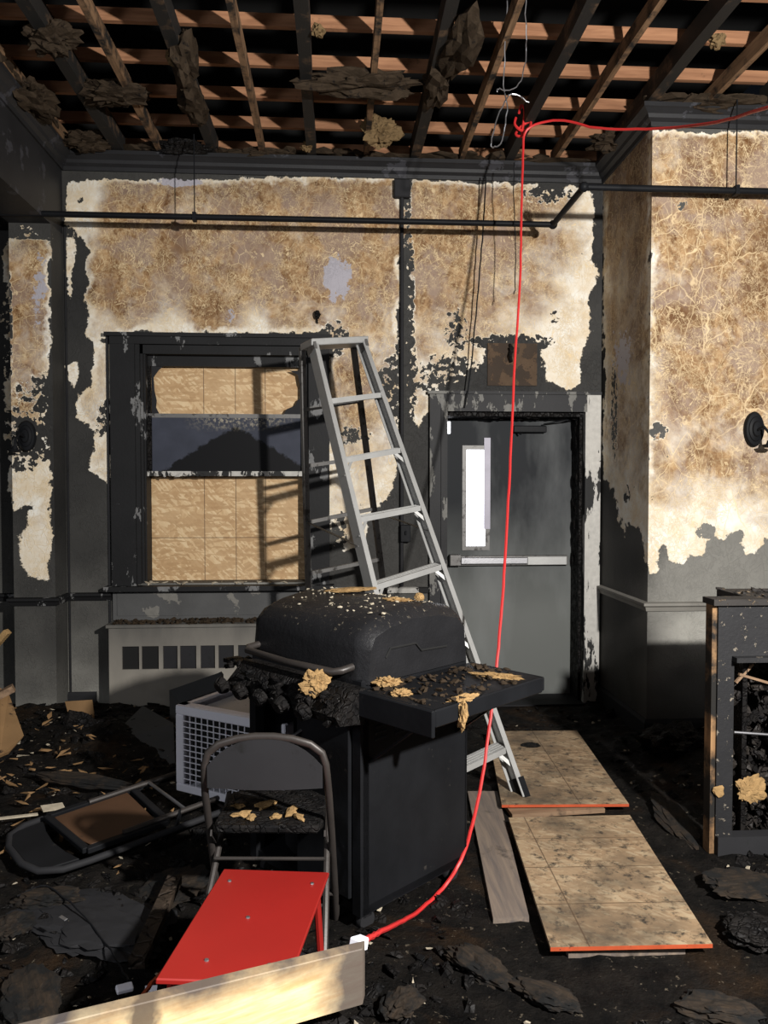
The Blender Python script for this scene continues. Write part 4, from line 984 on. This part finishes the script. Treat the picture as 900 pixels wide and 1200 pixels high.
# ------------------------------------------------------------------ folding chair seen from behind
def chair(loc, rot, label, fallen=False):
    t = thing('folding_chair', loc, label, 'chair', 'smoked metal folding chairs', rot=rot, local=True); del t['group']; t.scale = (.96,.80,1.03)
    w = .20
    if not fallen:
        pts = [(-.215,.33,0),(-.21,.12,.38),(-.207,.03,.53),(-.203,.0,.60)]
        arc = [(-.20,-.01,.635),(-.188,-.014,.672),(-.15,-.018,.70),(-.09,-.02,.717),(-.03,-.02,.724),(.03,-.02,.724),(.09,-.02,.717),(.15,-.018,.70),(.188,-.014,.672),(.20,-.01,.635)]
        pts = pts+arc+[(-x,y,z) for x,y,z in reversed(pts)]
        MB().tube(pts, .0125, 10).build('frame', 'chairmetal', t, smooth=True)
        m = MB(); n = 14; 
        for th in (0, .004):
            for i in range(n+1):
                x = -.19+.38*i/n; b = .03*(1-(x/.19)**2); top = .718-.085*abs(x/.19)**2.6; bot = .565-.004*math.cos(x*8)
                for k in range(4): z = bot+(top-bot)*k/3; m.v.append(V((x, -.02-b*.35+th-.004*k/3, z)))
        q = (n+1)*4
        for i in range(n):
            for k in range(3):
                a_ = i*4+k; m.f += [(a_, a_+4, a_+5, a_+1), (q+a_+1, q+a_+5, q+a_+4, q+a_)]
            m.f += [(i*4, q+i*4, q+i*4+4, i*4+4), (i*4+3, i*4+7, q+i*4+7, q+i*4+3)]
        m.f += [(0,1,q+1,q),(1,2,q+2,q+1),(2,3,q+3,q+2)]
        m.build('backrest', 'slate', t, smooth=True)
        for s_ in (-1, 1):
            MB().tube([(s_*.185,.36,.425),(s_*.19,.18,.31),(s_*.20,-.05,.16),(s_*.205,-.22,.0)], .0115, 8).build('leg', 'chairmetal', t, smooth=True)
            MB().tube([(s_*.205,-.205,.03),(s_*.206,-.225,-.002)], .015, 8).build('leg_cap', 'blackmetal', t)
            MB().bar((s_*.192,.05,.40),(s_*.192,.14,.345),.006,.02).build('hinge_link', 'chairmetal', t)
        MB().tube([(-.195,-.0,.19),(.195,-.0,.19)], .007, 8).build('rear_crossbar', 'chairmetal', t, smooth=True)
        MB().tube([(-.21,.26,.12),(.21,.26,.12)], .007, 8).build('front_crossbar', 'chairmetal', t, smooth=True)
        MB().tube([(-.19,.10,.30),(.19,.10,.30)], .006, 8).build('middle_crossbar', 'chairmetal', t, smooth=True)
        s_ = MB().prism([(-.17,.03),(.17,.03),(.185,.08),(.18,.36),(.15,.40),(-.15,.40),(-.18,.36),(-.185,.08)], .405, .43).build('seat', 'char', t, bevel=.006)
    return t
cc = oz(315, 1010, 0.0)
ch = chair((oy(310,1010,-2.98).x, -2.93, .012), (0,0,math.radians(-4)), 'burnt metal folding chair standing, its back to us, behind the red stool')
CM = Matrix.Translation(ch.location)@Matrix.Rotation(math.radians(-4),4,'Z')@Matrix.Diagonal((.96,.80,1.03,1))
for i, (x, y, s_) in enumerate(((-.10,.12,.03),(-.03,.22,.035),(.07,.16,.032),(.10,.10,.022),(-.12,.20,.02),(.02,.10,.02),(-.06,.09,.02))):
    clump(CM@V((x,y,.437)), (s_,s_*.6,.008), 'ins', 'insulation_flake', ['tan flake near the left rear corner of the chair seat','largest tan flake in the middle of the chair seat','pale tan flake right of centre on the chair seat','small tan flake at the right of the chair seat','small tan flake at the far left of the chair seat','thin tan flake at the rear middle of the chair seat','small tan flake at the rear left of the chair seat'][i], 'insulation', 40+i, .9, .7*i, sub=2)
# ------------------------------------------------------------------ folding chair lying folded on the rubble
O = oz(18, 1003, .15); D2 = oz(225, 940, .15); ang = math.atan2(D2.y-O.y, D2.x-O.x)
t = thing('folding_chair', (O.x,O.y,.15), 'blackened folding chair lying folded flat on the rubble at left, brown seat up', 'chair', rot=(math.radians(4),math.radians(-2),math.radians(40)), local=True)
W2 = .215; L2 = .93
pts = [(L2,-W2,0),(.2,-W2,0),(.10,-W2*.96,0),(.03,-W2*.75,0),(0,-W2*.35,0),(0,W2*.35,0),(.03,W2*.75,0),(.10,W2*.96,0),(.2,W2,0),(L2,W2,0)]
MB().tube(pts, .0135, 10).build('frame', 'slate', t, smooth=True)
m = MB(); m.prism([(.01,-.12),(.04,-.17),(.17,-.185),(.15,-.1),(.14,0),(.15,.1),(.17,.185),(.04,.17),(.01,.12)], -.004, .006); m.build('backrest', 'blackmetal', t, bevel=.003)
m = MB().prism([(.23,-.15),(.50,-.16),(.52,.16),(.20,.15),(.185,.0)], .018, .026); m.build('seat', 'rust', t, bevel=.003)
m = MB(); q = [(.20,-.175),(.53,-.18),(.55,.18),(.18,.175)]
for i in range(4): a_, b_ = q[i], q[(i+1)%4]; m.bar((*a_,.022),(*b_,.022),.03,.022)
m.build('seat_rim', 'blackmetal', t, bevel=.003)
for s_ in (-1, 1):
    MB().tube([(.35,s_*.165,.035),(.88,s_*.165,.04)], .011, 8).build('leg', 'chairmetal', t, smooth=True)
    MB().bar((.55,s_*W2,.0),(.60,s_*.165,.04),.006,.03).build('hinge_link', 'blackmetal', t)
MB().tube([(.62,-.165,.04),(.62,.165,.04)], .007, 8).build('rear_crossbar', 'steel', t, smooth=True)
MB().tube([(.79,-W2,.0),(.79,W2,.0)], .007, 8).build('front_crossbar', 'chairmetal', t, smooth=True)
# ------------------------------------------------------------------ red stool
T_ = lambda px, py, d: oy(px, py, CAM.y+d)
c1 = T_(262,1018,2.28); c3 = T_(338,1152,1.735); c4 = T_(182,1147,1.715)
n_ = (c3-c4).cross(c1-c4); r_ = ray(386,1022); c2 = CAM+r_*((c1-CAM).dot(n_)/r_.dot(n_))
cen = (c1+c2+c3+c4)/4
t = thing('red_stool', (cen.x,cen.y,0), 'bright red square-topped stool tipped among the rubble before the folding chair', 'stool')
nn = (c2-c1).cross(c4-c1).normalized(); nn = nn if nn.z > 0 else -nn
m = MB(); q = [c4,c3,c2,c1]; m.hexa([p-nn*.014 for p in q]+q); m.build('top', 'red', t, bevel=.003)
def tp(u, v): return (c4.lerp(c3,u)).lerp(c1.lerp(c2,u), v)
for i, (u, v) in enumerate(((.12,.86),(.88,.86),(.30,.14),(.80,.12),(.45,.5))):
    p = tp(u,v); MB().lathe([(0,-.001),(.006,0),(.005,.003),(0,.0035)], Matrix.Translation(p)@nn.to_track_quat('Z','Y').to_matrix().to_4x4(), 10).build('rivet', 'steel', t)
for u, v, du in ((.08,.08,-.0),(.92,.10,.0),(.10,.92,0),(.90,.92,0)):
    p = tp(u,v)-nn*.012; MB().tube([p, V((p.x+(u-.5)*.05, p.y+(v-.5)*.06, .012))], .011, 8).build('leg', 'red', t, smooth=True)
for v in (.1, .9):
    a_, b_ = tp(.08,v), tp(.92,v); MB().bar(a_-nn*.035, b_-nn*.035, .012, .035, nn).build('apron', 'red', t)
a_ = tp(.93,.35)-nn*.05
MB().tube([a_, a_+V((.03,.02,-.03)), a_+V((.04,.08,-.06)), a_+V((.01,.14,-.09))], .016, 8).build('black_grip', 'blackmetal', t, smooth=True)
# ------------------------------------------------------------------ foreground plank on edge
r1 = T_(425,1112,1.70); r2 = T_(425,1178,1.70); l1 = T_(60,1202,1.40)
hv = (r1-r2); 
th = V((-.006,.0,0)); dv = (l1-r1); l1 = r1+dv*1.35; back = V((.18,.98,0)).normalized()*.035
m = MB(); m.hexa([l1-hv, r1-hv, r1-hv+back, l1-hv+back, l1, r1, r1+back, l1+back])
m.v = [p-r1 for p in m.v]
def m_fp():
    t_ = NT('burnt_edge_timber'); p = t_.sep()
    g = t_.noise(9, 6, t_.mapping((1.1, 1, 9)), .6, .5)
    c = t_.mix(t_.rng(g, .3, .7), (.66,.42,.19), (.86,.68,.40))
    n_ = t_.noise(6, 5, rough=.65)
    # burn creeps in from the top edge and the sawn end, and one black mark across
    zz = t_.math('MULTIPLY_ADD', p[0], (l1.z-r1.z)/(r1.x-l1.x), p[2])
    e1 = t_.math('ADD', zz, .028); e2 = t_.math('ADD', p[0], .075)
    k = t_.math('MAXIMUM', t_.math('MULTIPLY', e1, 1.0), t_.math('MULTIPLY', e2, .7))
    k = t_.math('MULTIPLY_ADD', t_.math('SUBTRACT', n_, .5), .10, k)
    c = t_.mix(t_.rng(k, -.03, .03, 0, .92), c, (.05,.045,.05))
    s1 = t_.rng(t_.math('ABSOLUTE', t_.math('MULTIPLY_ADD', t_.math('SUBTRACT', n_, .5), .10, t_.math('ADD', p[0], .44))), .014, .03, .9, 0)
    c = t_.mix(s1, c, (.10,.075,.055))
    s2 = t_.rng(t_.math('ABSOLUTE', t_.math('ADD', p[0], .565)), .006, .03, .9, 0)
    c = t_.mix(s2, c, (.05,.045,.05))
    t_.bump(t_.noise(40,5),.3,.003)
    return t_.fin(c, .6, 0, .3)
o = m.build('foreground_plank', m_fp(), bevel=.002); o.location = r1
tag(o, 'pale plank with burnt edges standing on its edge across the lower left foreground', 'plank')
s_ = r1-hv*1.0+back*.5
m = MB(); 
for i in range(14): m.chunk((.1*R.random()-.32*R.random(), .04*R.random()-.02*i/14, -(i/14)*(s_.z-.02)*.92-.02), (.09+.012*i,.07+.008*i,.035), i+800, 12)
o = m.build('charred_heap', 'char'); o.location = s_+V((-.16,.0,0)); tag(o, 'black charred heap the pale foreground plank is propped on', 'debris')
# small papers and plugs
def card_(px, py, z, sz, mat_, name, label, cat, yaw, rx=.2):
    o = MB().box((-sz[0]/2,-sz[1]/2,-sz[2]/2),(sz[0]/2,sz[1]/2,sz[2]/2)).build(name, mat_, bevel=min(sz)*.2); o.location = oz(px,py,z); o.rotation_euler = (rx,.1,yaw); return tag(o, label, cat)
card_(146,1158,.16,(.045,.026,.014),'white','white_plug','small white plug on the black rubble left of the red stool','plug',.5)
o = wig([oz(150,1150,.16), oz(120,1100,.10), oz(60,1040,.13), oz(20,1050,.12)], .003, 'w', 'b', 8, .003, 5).build('thin_cable', 'blackmetal'); tag(o, 'thin dark cable trailing away from the small white plug', 'cable')
o = wig([T_(190,1140,1.95), T_(178,1152,1.9), T_(168,1166,1.85), T_(163,1180,1.8)], .006, 'w', 'b', 6, .001, 5).build('orange_cord', 'orange'); tag(o, 'short orange cord curling under the left corner of the red stool', 'cord')
card_(177,1160,.25,(.03,.02,.002),'white','paper_scrap','small white paper tag beside the short orange cord','paper',.2,.8)
card_(62,946,.18,(.09,.05,.004),'chips','paper_scrap','folded cream paper scrap beyond the fallen chair','paper',.6,.2)
card_(18,870,.16,(.05,.04,.004),'chips','paper_scrap','small pale scrap on the rubble below the left pier, nearest the wall','paper',.3,.1)
card_(27,886,.16,(.06,.02,.004),'chips','paper_scrap','narrow pale scrap on the rubble just in front of another small scrap at left','paper',.1,.1)
card_(20,957,.18,(.16,.018,.006),'chips','pale_lath','thin curved pale lath at the left edge beyond the fallen chair','lath',.5,.1)
card_(74,1076,.18,(.03,.012,.004),'steel','metal_clip','small shiny sliver on the black rubble at lower left','sliver',-.6,.1)
# larger pieces lying about
for i, (px, py, z, sx, sy, sz, mt, nm, lab) in enumerate([
 (55,1052,.10,.13,.06,.03,'insd','ceiling_tile_chunk','brown crumbling tile chunk under the rounded end of the fallen chair'),
 (12,1085,.10,.09,.07,.03,'insd','insulation_chunk','tan chunk at the left edge below the fallen chair'),
 (110,1085,.07,.34,.20,.02,'slate','burnt_sheet','broad black buckled sheet below the fallen chair'),
 (205,1040,.07,.16,.11,.03,'insd','brown_slab','brown broken slab between the fallen chair and the red stool'),
 (35,1170,.08,.16,.10,.03,'insd','brown_chunk','brown crusted chunk in the lower left corner'),
 (872,1035,.04,.18,.11,.02,'charbrown','floor_tile_slab','dark flat slab on the floor right of the nearer strand board'),
 (885,1090,.05,.12,.12,.03,'char','black_slab','black lump at the right edge below the dark flat slab'),
 (840,1180,.03,.13,.07,.025,'insd','brown_chunk','yellow-brown crusted chunk at the lower right'),
 (470,1175,.04,.09,.06,.03,'charbrown','charred_block','charred block beside the end of the pale foreground plank'),
 (560,1130,.03,.14,.07,.03,'charbrown','charred_slab','flat charred slab in the middle foreground'),
 (790,870,.10,.22,.18,.11,'char','charred_mound','black mound in the shadow at the foot of the chimney breast'),
 (790,960,.03,.08,.28,.02,'charbrown','charred_strip','long charred strip right of the two strand boards'),
 (265,955,.09,.14,.08,.04,'char','charred_lump','charred lump under the seat of the standing folding chair'),
 (100,915,.16,.30,.05,.03,'charbrown','charred_beam','burnt beam lying across the rubble beyond the fallen chair'),
 (640,1165,.03,.12,.06,.02,'insd','brown_patch_slab','dull brown slab below the nearer strand board'),
 (720,835,.03,.10,.05,.03,'char','charred_lump','charred lump by the door casing at the chimney corner')]):
    o = MB().fluff((0,0,0), (sx*.85,sy*.85,sz*.9), i+900, 4, .45).build(nm, 'crust' if mt in ('insd','charbrown') else mt); p = oz(px,py,z); o.location = (p.x,p.y,max(z, ground(p.x,p.y))); o.rotation_euler = (.05*(i%3-1),.05*(i%2),i*1.3 if nm not in ('charred_strip','charred_beam') else (-.12 if nm=='charred_strip' else -.25)); tag(o, lab, 'debris')
p0, p1 = oz(160,1130,.10), oz(205,1030,.13)
o = MB().bar((p0-p1)/2,(p1-p0)/2,.05,.03).build('burnt_lath', 'charbrown'); o.location=(p0+p1)/2; tag(o, 'burnt lath running up the rubble left of the red stool', 'lath')
# ------------------------------------------------------------------ burnt cabinet on the right
k0 = oz(831, 1003, .01); kx, ky = k0.x, k0.y; KH = oy(832, 703, ky).z
t = thing('burnt_cabinet', (kx,ky,0), 'burnt open-fronted wooden cabinet at the right edge of the photo', 'cabinet')
KW = .72; KD = .30; KI = .17
xs0 = oy(858, 850, ky).x-kx
K = V((kx,ky,0))
def kb(lo, hi): return MB().box(V(lo)+K, V(hi)+K)
MT['cab'] = m_flaky('charred_cabinet_paint', (.010,.010,.011), (.24,.21,.17), .60, 26, .5, 1, .8)
MT['cabtop'] = m_flaky('charred_cabinet_top', (.02,.018,.017), (.20,.15,.10), .6, 26, .7, 1, 1)
kb((0,0,0),(.02,.055,KH-.02)).build('edge_strip', m_wood('half_charred_edge', (.20,.11,.05), (.36,.21,.10), .62, 'Z', .8), t)
kb((KI-.02,.03,0),(KI,KD,KH-.06)).build('side_panel', 'char', t)
kb((KW-.018,0,0),(KW,KD,KH-.02)).build('side_panel', 'cab', t)
kb((.021,-.01,.0),(xs0,.012,KH-.02)).build('front_stile', 'cab', t)
kb((KW-.12,-.01,.0),(KW-.018,.012,KH-.02)).build('front_stile', 'cab', t)
zt_ = oy(870, 768, ky).z
kb((xs0,-.01,zt_),(KW-.12,.012,KH-.02)).build('front_rail', 'cab', t)
kb((xs0-.01,-.05,zt_-.02),(KW-.11,.012,zt_)).build('inner_ledge', 'cab', t, )
kb((.022,-.03,-.0),(KW,.03,.10)).build('plinth', 'slate', t)
m = MB().box(K+V((-.008,-.03,KH-.02)), K+V((KI,.07,KH+.005))).box(K+V((KI,-.03,KH-.02)), K+V((KW+.01,KD,KH+.005)))
for i in range(70): m.chunk(K+V((KI+(KW-KI)*R.random(), KD*R.random()-.02, KH+.006)), (.02+.03*R.random(),.015,.008), i+1200, 9)
m.build('top', 'cabtop', t)
kb((KI,KD-.012,0),(KW,KD,KH-.02)).build('back_panel', 'char', t)
m = MB()
for i in range(330): m.chunk(K+V((xs0+.02+(KW-.15-xs0)*R.random(), .06+.18*R.random(), .07+.72*R.random()**1.3)), (.035*R.uniform(.5,1.4),.03,.035*R.uniform(.5,1.4)), i+1400, 11)
o = m.build('charred_contents', 'wetchar'); tag(o, 'charred crumbled contents filling the open front of the burnt cabinet', 'debris', kind='stuff')
a_ = oy(860, 858, ky+.03); MB().tube([a_, a_+V((.34,0,-.03))], .006, 8).build('shelf_rod', 'steel', t, smooth=True)
o = MB().fluff((0,0,0),(.055,.012,.05),61,4,.8).build('insulation_clump','ins'); o.location = oy(879,925,ky+.02); tag(o,'tan torn clump hanging in the open front of the burnt cabinet','insulation')
o = MB().fluff((0,0,0),(.022,.006,.025),62,2,.6).build('plaster_flake','ins'); o.location = oy(843,927,ky-.015); tag(o,'small pale flake stuck on the left stile of the burnt cabinet','flake')
for px0,py0,px1,py1,lab in ((862,800,882,778,'orange-brown splinter at the top of the cabinet opening, leaning right'),(866,790,900,800,'second splinter crossing the top of the cabinet opening')):
    a_, b_ = oy(px0,py0,ky+.03), oy(px1,py1,ky+.04); o = MB().bar((a_-b_)/2,(b_-a_)/2,.012,.01).build('wood_splinter','ply'); o.location=(a_+b_)/2; tag(o,lab,'splinter')
# ------------------------------------------------------------------ hanging remains of the ceiling
for i, (px, py, yc, sx, sy, sz, mt, nm, lab) in enumerate([
 (425,98,-1.2,.30,.10,.06,'insd','hanging_insulation','long sagging charred insulation clump in the middle of the joists'),
 (447,155,-.8,.11,.06,.09,'insm','hanging_insulation','tan ragged insulation clump hanging just under the middle joists near the wall'),
 (215,68,-1.5,.07,.16,.12,'insd','hanging_plaster','black-brown lump clinging to the third joist from the left'),
 (225,120,-1.0,.07,.22,.08,'insd','hanging_plaster','black lump hanging from the thick joist left of centre'),
 (130,110,-1.3,.16,.12,.05,'insd','hanging_plaster','brown torn plaster between the first two joists at the left'),
 (35,115,-1.5,.13,.20,.07,'insd','hanging_plaster','black hanging mass at the left over the beam'),
 (60,45,-2.0,.12,.10,.06,'insd','hanging_plaster','brown lump on the leftmost joist near the top'),
 (215,172,-.25,.16,.06,.04,'char','hanging_plaster','black lump on the cornice at the foot of the thick joist, left'),
 (310,187,-.14,.17,.05,.03,'insd','hanging_plaster','brown plaster strip along the cornice left of centre'),
 (100,165,-.35,.14,.08,.05,'insd','hanging_plaster','brown crust on the cornice in the left corner'),
 (540,55,-1.5,.09,.24,.06,'insd','hanging_plaster','large black hanging mass right of centre near the top'),
 (512,100,-1.2,.07,.18,.07,'insd','hanging_plaster','black hanging mass along the thick dark joist right of centre'),
 (720,165,-.55,.14,.10,.05,'insd','hanging_plaster','brown plaster heap on the cornice at the chimney corner'),
 (840,125,-1.1,.30,.10,.05,'insd','hanging_plaster','brown broken plaster along the top of the chimney breast'),
 (840,47,-1.6,.04,.04,.03,'insm','insulation_tuft','tan tuft on the joist at upper right'),
 (770,135,-1.0,.08,.08,.05,'char','hanging_plaster','black lump over the chimney breast corner'),
 (373,36,-1.55,.03,.04,.025,'insm','insulation_tuft','small tan tuft on the thick joist at the top, left of centre'),
 (202,68,-1.55,.03,.03,.03,'insm','insulation_tuft','small tan tuft on the joist at upper left'),
 (360,172,-.3,.04,.04,.03,'insm','insulation_tuft','small tan tuft where the middle thick joist meets the wall')]):
    p = oy(px, py, yc); z = p.z
    z = min(max(z, 3.80), 3.86) if nm != 'hanging_insulation' else 3.79
    r_ = ray(px, py); p = CAM + r_*((z-CAM.z)/r_.z)
    if p.y > -.05: p.y = -.06
    o = MB().fluff((0,0,0),(sx,sy,sz),70+i,4 if sx>.1 else 3,.75).build(nm, mt); o.location = p; tag(o, lab, 'insulation' if 'insul' in nm else 'plaster')
local_done()
